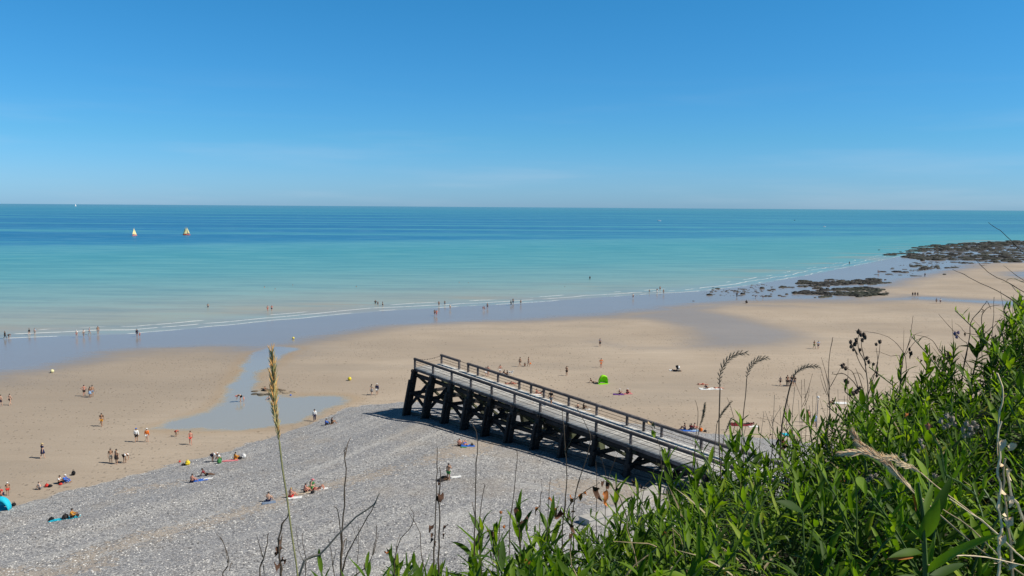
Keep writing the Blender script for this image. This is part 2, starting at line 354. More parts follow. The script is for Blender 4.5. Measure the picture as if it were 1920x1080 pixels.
# ------------------------------------------------------------------ sea
rows = np.exp(np.concatenate([np.linspace(math.log(95), math.log(1200), 420), np.linspace(math.log(1200), math.log(90000), 60)[1:]])); cols = np.linspace(-1.3, 1.9, 420)
YY, UU = np.meshgrid(rows, cols, indexing='ij'); XX = (UU*YY).ravel(); YY = YY.ravel()
sh_ = -poly_sdf(XX, YY, LAND)
Q = grid_faces(len(rows), 420); keep = (sh_[Q] > -6).any(1); Q = Q[keep]
use = np.unique(Q); remap = -np.ones(len(XX), int); remap[use] = np.arange(len(use))
sea_me = np_mesh('sea', np.stack([XX[use], YY[use], np.zeros(len(use))], 1), remap[Q], None, dict(off=np.clip(sh_[use], -10, 5000)), sm=True)
def sea_material():
    t = NT('sea_water'); P = t.pos(); sep = t.n('ShaderNodeSeparateXYZ', {0: P})
    X, Y = sep.outputs[0], sep.outputs[1]
    q = t.math('SUBTRACT', Y, t.math('MULTIPLY', X, .45))
    wob = t.math('MULTIPLY', t.math('SUBTRACT', t.noise(t.pos((.22, 1, 1)), .008, 4, .6), .5), .16)
    lq = t.math('ADD', t.math('LOGARITHM', t.math('MAXIMUM', q, 60), math.e), wob)
    T = t.lin(lq, 5.1, 9.9)
    def k(q): return (math.log(q)-5.1)/4.8
    cA = t.ramp(T, [(k(225), (.35, .345, .27)), (k(268), (.33, .37, .33)), (k(318), (.22, .37, .37)), (k(410), (.12, .35, .39)), (k(560), (.075, .32, .39)),
                    (k(690), (.085, .33, .43)), (k(750), (.026, .205, .39)), (k(1100), (.018, .175, .385)), (k(2600), (.022, .19, .385)), (k(6000), (.04, .24, .40)), (1, (.09, .26, .43))])  # last stops pale toward the sky: horizon haze painted into the water colour
    # right side is greener and paler
    side = t.sstep(t.n('ShaderNodeMath', {0: X, 1: Y}, operation='DIVIDE').outputs[0], -.3, .45, 0, .5)
    cA = t.mix(side, cA, t.mix(.6, cA, (.095, .34, .38)))
    # long streaks of lighter, shoal water offshore
    uu = t.math('DIVIDE', X, Y); ly = t.math('LOGARITHM', Y, math.e)
    vec = t.n('ShaderNodeCombineXYZ', {0: t.math('MULTIPLY', uu, 1.3), 1: t.math('MULTIPLY', t.math('DIVIDE', 3000.0, Y), 6.0), 2: 0.0}).outputs[0]
    world_streak = t.noise(t.pos((.0006, .0075, 1)), 1.0, 4, .65)
    off_ = t.attr('off')
    fine = t.noise(t.pos((.02, .11, 1)), 1.0, 6, .7)
    far = t.sstep(lq, 6.55, 6.8)
    sm = t.math('MULTIPLY', t.sstep(world_streak, .50, .60), t.math('MULTIPLY', far, .75))
    cA = t.mix(sm, cA, (.07, .32, .41))
    cA = t.mix(t.math('MULTIPLY', t.sstep(world_streak, .50, .36), t.math('MULTIPLY', far, .55)), cA, (.012, .15, .33))
    cA = t.mix(t.lin(fine, .42, .68, 0, .55), cA, t.mix(.55, cA, (.02, .13, .22)))
    wv2 = t.noise(t.pos((.12, .8, 1)), .8, 4, .7)
    cA = t.mix(t.math('MULTIPLY', t.sstep(wv2, .55, .68, 0, .22), t.sstep(off_, 15, 60)), cA, t.mix(.6, cA, (.03, .15, .20)))
    cA = t.mix(t.lin(fine, .52, .34, 0, .30), cA, (.20, .40, .42))
    # sandy blotches in the shallows
    off = t.attr('off')
    bl = t.math('MULTIPLY', t.sstep(t.noise(t.pos((.35, 1, 1)), .03, 3, .6), .52, .66), t.sstep(off, 12, 60, .55, 0))
    cA = t.mix(bl, cA, (.36, .31, .23))
    # wet edge
    cA = t.mix(t.sstep(off, 0, 4, .35, 0), cA, (.36, .37, .35))
    # breaking lines
    nw = t.noise(t.pos((.6, .6, 1)), .05, 3, .6)
    brk = t.noise(P, .045, 3, .7); brk2 = t.noise(t.pos((.7, .7, 1)), .09, 2, .6)
    offd = t.math('ADD', off, t.math('MULTIPLY', t.math('SUBTRACT', nw, .5), 9))
    foam = 0.0
    for d0, w, gate, n_ in ((1.0, .35, .47, brk2), (7.0, .42, .38, brk), (12.5, .40, .50, brk2), (24.0, .5, .60, brk)):
        ln = t.sstep(t.math('ABSOLUTE', t.math('SUBTRACT', offd, d0)), w*.35, w, 1, 0)
        ln = t.math('MULTIPLY', ln, t.sstep(n_, gate, gate+.05))
        foam = t.math('MAXIMUM', foam, ln)
    foam = t.math('MULTIPLY', foam, t.math('MULTIPLY', t.sstep(t.noise(P, .9, 3, .6), .30, .50, .4, 1), t.sstep(Y, 230, 500, 1, .45)))
    col = t.mix(foam, cA, (.82, .82, .78))
    ripple = t.noise(t.pos((.35, 1.2, 1)), .55, 4, .6); swell = t.noise(t.pos((.03, .12, 1)), 1.0, 3, .5)
    h = t.math('ADD', t.math('MULTIPLY', ripple, .10), t.math('MULTIPLY', swell, .35))
    calm = t.sstep(off, 0, 14, .15, 1)
    bmp = t.n('ShaderNodeBump', {'Strength': t.math('MULTIPLY', calm, .9), 'Distance': 1.0, 'Height': h}).outputs[0]
    dif = t.n('ShaderNodeBsdfDiffuse', {'Color': col, 'Normal': bmp}).outputs[0]
    gl = t.n('ShaderNodeBsdfGlossy', {'Color': (1, 1, 1, 1), 'Roughness': .25, 'Normal': bmp}).outputs[0]
    refl = t.math('MULTIPLY', t.sstep(off, 0, 25, .34, .15), t.math('SUBTRACT', 1.0, foam))
    mx = t.n('ShaderNodeMixShader', {0: refl, 1: dif, 2: gl}).outputs[0]
    t.L.new(mx, t.out.inputs[0]); t.N.remove(t.b)
    return t.m
sea_me.materials.append(sea_material())
sea = link('sea', sea_me); tag(sea, 'calm turquoise sea turning deep blue offshore', kind='structure')

# ------------------------------------------------------------------ rock reef and boulders
def rock_material():
    t = NT('weedy_rock'); P = t.pos(); n1 = t.noise(P, .5, 5, .7); n2 = t.noise(P, .06, 3, .6)
    c = t.ramp(n1, [(.3, (.012, .012, .013)), (.5, (.03, .029, .027)), (.68, (.085, .08, .07))])
    c = t.mix(t.lin(n2, .42, .66, 0, .5), c, (.038, .052, .024))
    return t.set(Base_Color=c, Roughness=.75, Normal=t.bump(n1, .8, .3), Specular_IOR_Level=.3)
M_ROCK = rock_material()
def rock_shape(seed, nu=9, nv=5, j=.22):
    r = random.Random(seed); m = MB(); m.ball((0, 0, 0), (1, 1, 1), nu, nv, j, r); return np.array(m.v), m.f
ROCKS = [rock_shape(i) for i in range(6)]
_gr = np.random.default_rng(99).random((64, 64))
def vnoise(x, y):
    xi, yi = math.floor(x), math.floor(y); fx, fy = x-xi, y-yi; fx = fx*fx*(3-2*fx); fy = fy*fy*(3-2*fy)
    g = lambda a, b: _gr[a % 64, b % 64]
    return (g(xi, yi)*(1-fx)+g(xi+1, yi)*fx)*(1-fy)+(g(xi, yi+1)*(1-fx)+g(xi+1, yi+1)*fx)*fy
def reef(name, label, polys, n, smin, smax, flat, sx, sy, thr, seed=1, hump=0.0):
    """many separate rocks, thrown where a ragged noise says there is rock"""
    r = np.random.default_rng(seed); V = []; Fq = []; base = 0
    P = pts_z(polys, 0.0); x0, y0 = P.min(0); x1, y1 = P.max(0); k = 0; tries = 0
    while k < n and tries < n*30:
        tries += 1
        x = r.uniform(x0, x1); y = r.uniform(y0, y1)
        ins = poly_sdf(np.array([x]), np.array([y]), P)[0]
        if ins < -.5: continue
        v = .55*vnoise(x/sx+seed*7, y/sy)+.3*vnoise(x/sx*2.7, y/sy*2.9+5)+.15*vnoise(x/sx*7, y/sy*7)
        if v < thr+(.12 if ins < sy*.5 else 0)+r.uniform(-.05, .05): continue
        s = smin+(smax-smin)*r.random()**2.5
        A, Fs = ROCKS[r.integers(6)]; a = r.uniform(-.5, .5)
        B = A*np.array([s*r.uniform(.9, 2.0), s*r.uniform(.6, 1.1), s*flat*r.uniform(.5, 1.4)])
        ca, sa = math.cos(a), math.sin(a); h = hump*max(0, v-thr)*4
        B = np.stack([B[:, 0]*ca-B[:, 1]*sa+x, B[:, 0]*sa+B[:, 1]*ca+y, B[:, 2]+max(0, gz1(x, y))+h*r.random()], 1)
        V += [tuple(v_) for v_ in B]; Fq += [tuple(i+base for i in f) for f in Fs]; base += len(B); k += 1
    me = bpy.data.meshes.new(name); me.from_pydata(V, [], Fq); me.materials.append(M_ROCK)
    o = link(name, me); tag(o, label, kind='stuff'); return o
reef('rock_reef', 'broad dark reef of weedy rock running out to sea', [(1655, 477), (1700, 470), (1735, 461), (1800, 457), (1850, 453), (1960, 451.5), (2500, 452), (2500, 500), (1960, 492), (1860, 494), (1790, 489), (1730, 488), (1690, 482)],
     7500, .5, 2.8, .26, 150, 10, .45, seed=3, hump=.5)
reef('rock_reef', 'mossy rock ledge lying among shallow pools', [(1466, 540), (1490, 535), (1510, 525), (1530, 523), (1580, 525), (1640, 524), (1685, 530), (1680, 534), (1600, 537), (1560, 539), (1480, 540)],
     900, .2, 1.0, .45, 9, 5, .50, seed=4, hump=.3)
reef('rock_reef', 'green and black rock patch beside the wet channel', [(1470, 556), (1490, 552), (1500, 546), (1530, 542), (1570, 544), (1620, 541), (1660, 547), (1660, 555), (1600, 560), (1540, 561), (1500, 559)],
     1500, .18, .9, .50, 8, 4, .45, seed=5, hump=.35)
reef('rock_reef', 'scattered low stones on the wet flat by the far reef', [(1640, 502), (1740, 490), (1850, 492), (1860, 498), (1760, 506), (1720, 520), (1660, 518), (1600, 520), (1600, 514), (1660, 512)],
     260, .2, 1.3, .35, 14, 8, .60, seed=6)
reef('rock_reef', 'loose small stones strewn over the wet sand left of the ledge', [(1310, 548), (1400, 536), (1470, 530), (1510, 545), (1500, 562), (1400, 562), (1330, 560)], 150, .12, .5, .5, 6, 5, .50, seed=8)
m_white = mat('chalk_cobble', (.5, .49, .46), .8)
def boulder(px, py, w, label, seed, h=.5):
    p = on(px, py, 0.0); p.z = max(0, gz1(p.x, p.y)); A, Fs = ROCKS[seed % 6]
    k = w/F*p.y/2
    m = MB(); m.add([(v[0]*k, v[1]*k*.8, v[2]*k*h+.1*k) for v in A], Fs); rr = random.Random(seed)
    for _ in range(3): m.ball((rr.uniform(-k, k), rr.uniform(-.5, .3)*k, 0), (k*.35, k*.3, k*.2), 7, 4, .2, rr)
    o = m.build('boulder', M_ROCK); o.location = p; tag(o, label, 'boulder', 'boulders on the wet sand')
for a in [(1330, 554, 11, 'dark boulder at the water edge, leftmost of the loose rocks', 1), (1345, 541.5, 10, 'low wide rock in the shallows above the leftmost boulder', 2, .3),
          (1334, 548, 7, 'small flat rock just behind the leftmost boulder', 3, .3), (1337, 540, 5, 'tiny flat stone beside the low wide rock in the shallows', 4, .25),
          (1393, 552.5, 10, 'pale brown boulder beside a person in dark clothes', 5), (1429, 541.5, 9, 'rounded boulder with weed cap standing alone in the shallows', 0, .6),
          (1470, 538.5, 9, 'flat boulder at the left tip of the mossy ledge', 1, .3), (1443, 546, 5, 'small stone between the lone boulder and the ledge', 2),
          (1446, 553, 4, 'small stone on the wet sand left of the green rock patch', 3), (1475, 553.5, 6, 'knobbly stone touching the green rock patch', 4, .6),
          (1771, 517, 7, 'dark stone alone on the wet sand right of the ledge', 5), (1730, 489.5, 8, 'upright dark block at the near edge of the far reef', 0, .8), (1648, 469, 4, 'single rock in the sea off the far reef', 2),
          (1300, 566, 4, 'small dark stone lying in the wet film', 1, .3)]: boulder(*a)
# ------------------------------------------------------------------ the timber walkway
def wood_material(name, c0, c1, c2, rough=.8, green=0.0):
    t = NT(name); P = t.pos(obj=True)
    g = t.noise(t.pos((.6, .6, 3)), 2.2, 4, .65); s = t.noise(t.pos((1, 1, 1)), 9, 3, .6); b = t.noise(t.pos(), .5, 3, .6)
    c = t.ramp(g, [(.3, c0), (.5, c1), (.7, c2)])
    c = t.mix(t.lin(s, .35, .7, 0, .35), c, tuple(x*.5 for x in c0))
    if green: c = t.mix(t.lin(b, .4, .6, 0, green), c, (.085, .10, .04))
    rnd = t.n('ShaderNodeObjectInfo').outputs['Random']
    c = t.n('ShaderNodeVectorMath', {0: c, 3: t.lin(rnd, 0, 1, .65, 1.45)}, operation='SCALE').outputs[0]
    wz_ = t.n('ShaderNodeSeparateXYZ', {0: t.pos()}).outputs[2]
    st = t.math('MULTIPLY', t.sstep(t.math('ADD', wz_, t.math('MULTIPLY', b, 3)), 5.4, 3.4), t.lin(g, .4, .6, .1, .6))
    c = t.mix(t.math('MULTIPLY', st, .6), c, (.028, .032, .016))
    return t.set(Base_Color=c, Roughness=rough, Normal=t.bump(g, .5, .04), Specular_IOR_Level=.25)
M_PILE = wood_material('tarred_timber', (.010, .010, .012), (.020, .019, .020), (.042, .038, .037), .7)
M_PILE2 = wood_material('mossy_timber', (.025, .025, .022), (.055, .055, .038), (.12, .12, .08), .8, .5)
M_RAIL = wood_material('weathered_rail_timber', (.060, .053, .056), (.105, .094, .096), (.17, .155, .15))
M_GREY = wood_material('grey_timber', (.07, .066, .062), (.12, .113, .105), (.20, .19, .175))
def deck_material():
    t = NT('bleached_deck_planks'); P = t.pos(); r = t.attr('tone'); n = t.noise(P, 1.2, 5, .7); big = t.noise(P, .35, 3, .6)
    c = t.ramp(r, [(0, (.44, .42, .385)), (.5, (.56, .535, .49)), (1, (.70, .67, .61))])
    c = t.mix(t.lin(n, .4, .75, 0, .4), c, (.27, .26, .25))
    c = t.mix(t.sstep(big, .62, .72, 0, .5), c, (.42, .30, .22))
    return t.set(Base_Color=c, Roughness=.8, Normal=t.bump(n, .3, .02))
M_DECK = deck_material()
M_WIRE = mat('rusty_wire', (.16, .10, .06), .6); M_WIRE2 = mat('dark_cable', (.06, .05, .045), .6)
YAW = math.radians(50); PD = Vector((math.cos(YAW), -math.sin(YAW), 0)); PN = Vector((math.sin(YAW), math.cos(YAW), 0))
P0 = at(778, 673, 106)
_r = ray(1348, 868); _k = (P0.x*PD.y-P0.y*PD.x)/(_r[0]*PD.y-_r[1]*PD.x); _q = Vector((_r[0]*_k, _r[1]*_k, EYE+_r[2]*_k))
SL = (_q.z-P0.z)/Vector((_q.x-P0.x, _q.y-P0.y)).length; WD = 4.35; DECK = -1.15; LEN = 55
def pp(s, w=0, h=0): return P0+PD*s+PN*w+Vector((0, 0, SL*s+h))
pier = empty('wooden_walkway', (P0.x, P0.y, gz1(P0.x, P0.y)), 'long sloping timber walkway on dark raking piles above the shingle', 'walkway')
PO = Vector(pier.location)
def ppl(s, w=0, h=0): return pp(s, w, h)-PO
def grd(p): return gz1(p.x, p.y)
# deck: every plank has its own edges
V = []; Qd = []; tone = []; w_pl = .2; n = int((LEN+.5)/w_pl)
for i in range(n):
    s = -.15+i*w_pl; dz = random.uniform(-.008, .008); e = random.uniform(-.02, .03); tn = random.random(); g = .008
    c = [ppl(a, b, h) for a in (s+g, s+w_pl-g) for b in (-.12-e, WD+.12+e) for h in (DECK-.07+dz, DECK+dz)]
    b0 = len(V); V += [tuple(p) for p in c]; tone += [tn]*8
    Qd += [[b0+i for i in f] for f in ((1, 5, 7, 3), (0, 2, 6, 4), (0, 4, 5, 1), (2, 3, 7, 6), (0, 1, 3, 2), (4, 6, 7, 5))]
dk = link('deck_planks', np_mesh('deck_planks', V, Qd, M_DECK, dict(tone=tone)), pier); dk['kind'] = 'stuff'
# front posts and piles at even bays, back posts at uneven ones
def s_px(px, w=0):
    lo, hi = -1, 70
    for _ in range(40):
        m = (lo+hi)/2; p = pp(m, w, 0); c = CM3.T @ np.array([p.x, p.y, p.z-EYE]); x = 960+F*c[0]/-c[2]
        if x < px: lo = m
        else: hi = m
    return lo
front = [0]+[s_px(x) for x in (812, 847, 883, 922, 965, 1013, 1064, 1118, 1183, 1255, 1325)]; front += [front[-1]+4.1, front[-1]+8.0]
backpx = [828, 861, 878, 896, 934, 974, 996, 1020, 1066.7, 1119, 1176, 1207.5, 1241, 1315]
back = [s_px(x, WD) for x in backpx]+[LEN-.5]
for s in front: MB().beam(ppl(s, 0, DECK-.35), ppl(s, 0, -.12), .26, .22, up=PD).build('rail_post', M_RAIL, pier)
for s in back: MB().beam(ppl(s, WD, DECK-.35), ppl(s, WD, -.12), .26, .22, up=PD).build('rail_post', M_RAIL, pier)
bks = [0]+front[2::2]
for a, b in zip(front[0::2], front[2::2]+[LEN]): MB().beam(ppl(a-(.13 if a == 0 else 0)+.01, 0, 0), ppl(b-.01, 0, 0), .30, .30).build('handrail', M_RAIL, pier)
for a, b in ((back[0]-.13, back[1]+.13), (back[2]-.13, back[4]-.01), (back[4]+.01, back[7]-.01), (back[7]+.01, back[9]-.01), (back[9]+.01, back[12]-.01), (back[12]+.01, LEN)):
    MB().beam(ppl(a, WD, 0), ppl(b, WD, 0), .34, .28).build('handrail', M_RAIL, pier)
MB().tube([ppl(back[1], WD, 0), ppl((back[1]+back[2])/2, WD, -.03), ppl(back[2], WD, 0)], .03, 5).build('rail_cable', M_WIRE2, pier)
for h in (-.42, -.78):
    for w, m in ((.14, M_WIRE2), (WD-.14, M_WIRE)):
        MB().tube([ppl(s, w, h) for s in (0, 15, 30, 45, LEN)], .026, 5).build('rail_wire', m, pier)
MB().tube([ppl(0, WD*k/10, -.25*math.sin(math.pi*k/10)) for k in range(11)], .022, 4).build('end_rope', M_WIRE, pier)
MB().tube([ppl(0, WD*k/10, -.55-.1*math.sin(math.pi*k/10)) for k in range(11)], .02, 4).build('end_rope', M_WIRE, pier)
for k in range(16):
    x = (k+.5)/16; z = -.25*math.sin(math.pi*x)
    MB().ball(ppl(0, WD*x, z-.05), (.06, .06, .05+.05*random.random()), 6, 4).build('rope_knot', M_RAIL, pier)
# stringers along both edges and down the middle
for w, hh, m in ((.0, .34, M_RAIL), (WD*.33, .30, M_GREY), (WD*.67, .30, M_GREY), (WD, .34, M_GREY)):
    for a, b in zip(range(0, 54, 8), list(range(8, 54, 8))+[LEN]): MB().beam(ppl(a+.01-(.15 if a == 0 else 0), w, DECK-.26), ppl(b-.01, w, DECK-.26), .2, hh).build('stringer', m, pier)
tops = {}
for i, s in enumerate(front):
    rake = 1.55*(1-.6*s/LEN)
    for side, w0, sg in (('f', -.02, -1), ('b', WD+.02, 1)):
        top = pp(s, w0-.02*sg, DECK-.45); hh = top.z-(gz1(top.x, top.y))
        rk = .235*max(hh, .6)*sg; bot = Vector((top.x, top.y, 0))+PN*rk; bot.z = grd(bot)-.5
        r = .74 if s < 30 else .6
        mt = M_PILE if side == 'f' else M_PILE2
        MB().beam(bot-PO, top-PO+Vector((0, 0, .15)), r, r*.85, up=PD).build('pile', mt, pier)
        tops[(i, side)] = (top, bot)
        # doubling timber set against the pile
        if s < 30:
            q0 = bot+PN*.48*sg; q1 = top.lerp(bot, .18)+PN*.46*sg; q0.z = grd(q0)-.4
            MB().beam(q0-PO, q1-PO, .5, .4, up=PD).build('pile_cheek', M_PILE if side == 'f' else M_PILE2, pier)
    (tf, bf), (tb, bb) = tops[(i, 'f')], tops[(i, 'b')]
    H = tf.z-bf.z
    # cap beam and, where it is high enough, a mid beam and crossed braces
    MB().beam(tf-PO-PN*.55+Vector((0, 0, .02))-PD*.0, tb-PO+PN*.55+Vector((0, 0, .02)), .3, .34).build('cap_beam', M_PILE, pier)
    if H > 2.6:
        for k, m in ((.45, M_PILE),):
            MB().beam(tf.lerp(bf, k)-PO-PN*.5+PD*.45, tb.lerp(bb, k)-PO+PN*.5+PD*.45, .30, .42).build('cross_beam', m, pier)
        if i % 3 != 1: MB().beam(tf.lerp(bf, .06)-PO+PD*.46, bb.lerp(tb, .16)-PO+PD*.46, .30, .44, up=PD).build('brace', M_PILE2, pier)
        if i % 3 != 2: MB().beam(tb.lerp(bb, .06)-PO-PD*.46, bf.lerp(tf, .16)-PO-PD*.46, .30, .44, up=PD).build('brace', M_PILE, pier)
for i in range(len(front)-1):
    for side, sg in (('f', -1), ('b', 1)):
        (ta, ba), (tb_, bb_) = tops[(i, side)], tops[(i+1, side)]
        H = ta.z-ba.z; off = -PN*sg*.42
        MB().beam(ta.lerp(ba, .10)-PO+off, tb_.lerp(bb_, .10)-PO+off, .32, .46).build('waling', M_PILE if side == 'f' else M_PILE2, pier)
        if H > 3.0: MB().beam(ta.lerp(ba, .5)-PO+off, tb_.lerp(bb_, .5)-PO+off, .3, .42).build('waling', M_PILE if side == 'f' else M_PILE2, pier)
        if H > 4.5 and i % 2 == (0 if side == 'f' else 1): MB().beam(ta.lerp(ba, .5)-PO+off*1.6, bb_.lerp(tb_, .12)-PO+off*1.6, .28, .40).build('brace', M_PILE, pier)
        if s < 99 and i < 11 and side == 'f':
            q0 = ba.copy()-PN*sg*.1; q1 = bb_.copy()-PN*sg*.1; q0.z = grd(q0)+.18; q1.z = grd(q1)+.18
            MB().beam(q0-PO-PN*sg*.5, q1-PO-PN*sg*.5, .3, .32).build('ground_beam', M_GREY, pier)
# a long loose diagonal timber inside the trestle
MB().beam(pp(14, 2.4, 0)*1-PO-Vector((0, 0, 4.6)), pp(33, 1.2, 0)-PO-Vector((0, 0, 3.4)), .28, .32).build('brace', M_GREY, pier)

# ------------------------------------------------------------------ promenade at the landward end
M_CONC = mat('pale_concrete', (.42, .40, .37), .85, .15, 1.5)
def conc_wall(pts, w, top, label, name='sea_wall'):
    root = empty(name, pts[0], label, 'wall'); O = Vector(pts[0])
    for i, (a, b) in enumerate(zip(pts[:-1], pts[1:])):
        a = Vector(a); b = Vector(b); L = (b-a).length; k = max(1, int(L/2.4))
        for j in range(k):
            p = a.lerp(b, j/k); q = a.lerp(b, (j+1)/k); g = (q-p).normalized()*.012
            MB().box(p+g-O-Vector((0, 0, .75)), q-g-O-Vector((0, 0, .75)), w, 1.4).build('wall_block', M_CONC, root)
        MB().beam(a-O+Vector((0, 0, .03)), b-O+Vector((0, 0, .03)), w+.12, .12).build('coping', M_CONC, root)
    return root
q1 = gp(1118, 985); q2 = gp(1175, 962); q3 = gp(1262, 906)
conc_wall([q1+Vector((-1, 0, .5)), q2+Vector((0, 0, .5)), q3+Vector((0, 0, .5))], 1.1, 0, 'pale concrete sea wall behind the brown leaves below the cliff')
pm = gp(1300, 960); MB().box((pm.x-6, pm.y-14, 4.3), (pm.x+60, pm.y-22, 4.3), 26, .8).build('promenade', M_CONC)['kind'] = 'structure'
# ------------------------------------------------------------------ people
SKIN = {'fair': (.60, .37, .26), 'tan': (.42, .23, .14), 'red': (.58, .27, .19), 'brown': (.16, .085, .05)}
COL = dict(black=(.012, .012, .015), navy=(.018, .022, .07), white=(.78, .78, .76), grey=(.22, .22, .23), red=(.62, .045, .035), orange=(.85, .20, .03),
           ochre=(.55, .25, .03), blue=(.03, .14, .55), lightblue=(.30, .45, .66), green=(.05, .22, .06), brown=(.10, .055, .03), pink=(.65, .22, .24),
           beige=(.50, .42, .32), purple=(.14, .05, .24), cyan=(.02, .50, .66), lime=(.30, .72, .02), yellow=(.85, .62, .04), maroon=(.20, .02, .03),
           blond=(.45, .30, .13), straw=(.55, .42, .22), dark=(.03, .025, .025), greyblue=(.20, .26, .36))
def cmat(c): return mat('cloth_'+c, COL[c], .85, .15, 12)
def smat(c): return mat('skin_'+c, SKIN[c], .55, .06, 12)
def hmat(c): return mat('hair_'+c, COL[c], .6, .2, 40)
def J(**k):
    d = {}
    for n, v in k.items():
        v = Vector(v)
        if n in ('hip', 'knee', 'ankle', 'toe', 'sho', 'elb', 'wri', 'han'):
            d[n+'L'] = Vector((v.x, v.y, v.z)); d[n+'R'] = Vector((-v.x, v.y, v.z))
        else: d[n] = v
    return d
ST = dict(pelvis=(0, 0, .93), spine=(0, -.01, 1.12), chest=(0, 0, 1.32), neck=(0, 0, 1.50), head=(0, -.015, 1.61), crown=(0, -.01, 1.68),
          hip=(.095, 0, .87), knee=(.10, -.015, .48), ankle=(.105, .02, .08), toe=(.12, -.15, .035), sho=(.185, .01, 1.41), elb=(.24, .03, 1.13), wri=(.26, -.03, .88), han=(.26, -.05, .78))
def V_(d, **k):
    d = {a: b.copy() for a, b in d.items()}
    for n, v in k.items(): d[n] = Vector(v)
    return d
POSES = {}
POSES['stand'] = J(**ST)
POSES['walk'] = V_(POSES['stand'], kneeL=(.10, -.17, .50), ankleL=(.10, -.24, .10), toeL=(.11, -.40, .07), kneeR=(-.10, .02, .47), ankleR=(-.10, .28, .14), toeR=(-.11, .16, .04),
                   elbL=(.23, .13, 1.15), wriL=(.25, .22, .93), hanL=(.25, .22, .84), elbR=(-.23, -.08, 1.14), wriR=(-.24, -.24, .95), hanR=(-.23, -.30, .88))
POSES['walk2'] = V_(POSES['stand'], kneeR=(-.09, -.12, .49), ankleR=(-.09, -.13, .09), toeR=(-.10, -.29, .05), kneeL=(.10, .03, .47), ankleL=(.10, .22, .11), toeL=(.11, .08, .04),
                    elbR=(-.24, .10, 1.14), wriR=(-.27, .15, .90), hanR=(-.27, .15, .81), elbL=(.24, -.04, 1.13), wriL=(.25, -.17, .93), hanL=(.24, -.21, .85))
POSES['phone'] = V_(POSES['stand'], elbR=(-.27, -.10, 1.20), wriR=(-.16, -.13, 1.46), hanR=(-.12, -.10, 1.54))
POSES['hips'] = V_(POSES['stand'], elbL=(.38, .07, 1.16), wriL=(.21, -.04, .99), hanL=(.16, -.06, .96), elbR=(-.38, .07, 1.16), wriR=(-.21, -.04, .99), hanR=(-.16, -.06, .96))
POSES['bend'] = J(pelvis=(0, .12, .90), spine=(0, -.04, 1.01), chest=(0, -.24, 1.04), neck=(0, -.42, 1.02), head=(0, -.53, .97), crown=(0, -.59, .93),
                  hip=(.095, .10, .85), knee=(.11, -.03, .47), ankle=(.11, .05, .08), toe=(.12, -.12, .035), sho=(.18, -.34, 1.03), elb=(.20, -.42, .76), wri=(.14, -.50, .53), han=(.11, -.53, .44))
POSES['crouch'] = J(pelvis=(0, .12, .30), spine=(0, .04, .47), chest=(0, -.05, .66), neck=(0, -.11, .82), head=(0, -.17, .91), crown=(0, -.20, .98),
                    hip=(.10, .09, .29), knee=(.17, -.27, .50), ankle=(.15, .0, .09), toe=(.17, -.16, .04), sho=(.18, -.08, .74), elb=(.23, -.26, .54), wri=(.13, -.42, .36), han=(.10, -.47, .28))
POSES['sit'] = J(pelvis=(0, 0, .13), spine=(0, .03, .32), chest=(0, .0, .52), neck=(0, -.04, .68), head=(0, -.08, .78), crown=(0, -.09, .85),
                 hip=(.10, -.04, .12), knee=(.15, -.38, .40), ankle=(.14, -.60, .09), toe=(.15, -.75, .05), sho=(.18, -.01, .59), elb=(.25, -.16, .37), wri=(.17, -.37, .42), han=(.12, -.44, .42))
POSES['lean'] = J(pelvis=(0, 0, .12), spine=(0, .12, .28), chest=(0, .23, .44), neck=(0, .31, .59), head=(0, .32, .69), crown=(0, .32, .77),
                  hip=(.10, -.06, .12), knee=(.12, -.43, .20), ankle=(.13, -.82, .08), toe=(.14, -.88, .20), sho=(.18, .27, .50), elb=(.27, .42, .30), wri=(.25, .50, .07), han=(.25, .58, .04))
POSES['lie'] = J(pelvis=(0, 0, .12), spine=(0, .19, .12), chest=(0, .38, .13), neck=(0, .55, .15), head=(0, .66, .18), crown=(0, .73, .20),
                 hip=(.10, -.06, .11), knee=(.12, -.45, .08), ankle=(.13, -.84, .07), toe=(.14, -.99, .04), sho=(.18, .46, .12), elb=(.32, .60, .06), wri=(.18, .76, .05), han=(.10, .80, .05))
POSES['lieup'] = J(pelvis=(0, 0, .11), spine=(0, .19, .11), chest=(0, .38, .12), neck=(0, .55, .12), head=(0, .66, .13), crown=(0, .73, .14),
                   hip=(.10, -.06, .12), knee=(.14, -.34, .46), ankle=(.13, -.50, .08), toe=(.14, -.65, .04), sho=(.18, .46, .12), elb=(.30, .28, .07), wri=(.25, .05, .05), han=(.24, -.04, .05))
RAD = dict(pelvis=.135, spine=.118, chest=.135, neck=.055, head=.088, crown=.078, hip=.088, knee=.058, ankle=.04, toe=.036, sho=.062, elb=.042, wri=.029, han=.038)
DG = bpy.context.evaluated_depsgraph_get
def skin_mesh(name, J_, chains, rad, root, sub=1):
    names = []; edges = []
    for ch in chains:
        for n in ch:
            if n not in names: names.append(n)
        for a, b in zip(ch[:-1], ch[1:]): edges.append((names.index(a), names.index(b)))
    me = bpy.data.meshes.new(name); me.from_pydata([J_[n] for n in names], edges, [])
    o = bpy.data.objects.new('tmp', me); C.objects.link(o)
    m = o.modifiers.new('s', 'SKIN'); m.use_smooth_shade = True
    for i, n in enumerate(names):
        r = rad(n); me.skin_vertices[0].data[i].radius = (r, r); me.skin_vertices[0].data[i].use_root = (n == root)
    s = o.modifiers.new('u', 'SUBSURF'); s.levels = sub; s.render_levels = sub
    dg = DG(); dg.update(); out = bpy.data.meshes.new_from_object(o.evaluated_get(dg), depsgraph=dg)
    bpy.data.objects.remove(o); bpy.data.meshes.remove(me); out.name = name; out.materials.clear(); out.materials.append(None); return out
def rr(n, add=0, f=1): return RAD[n.rstrip('LR') if n[:-1] in RAD else n]*f+add
_pm = {}
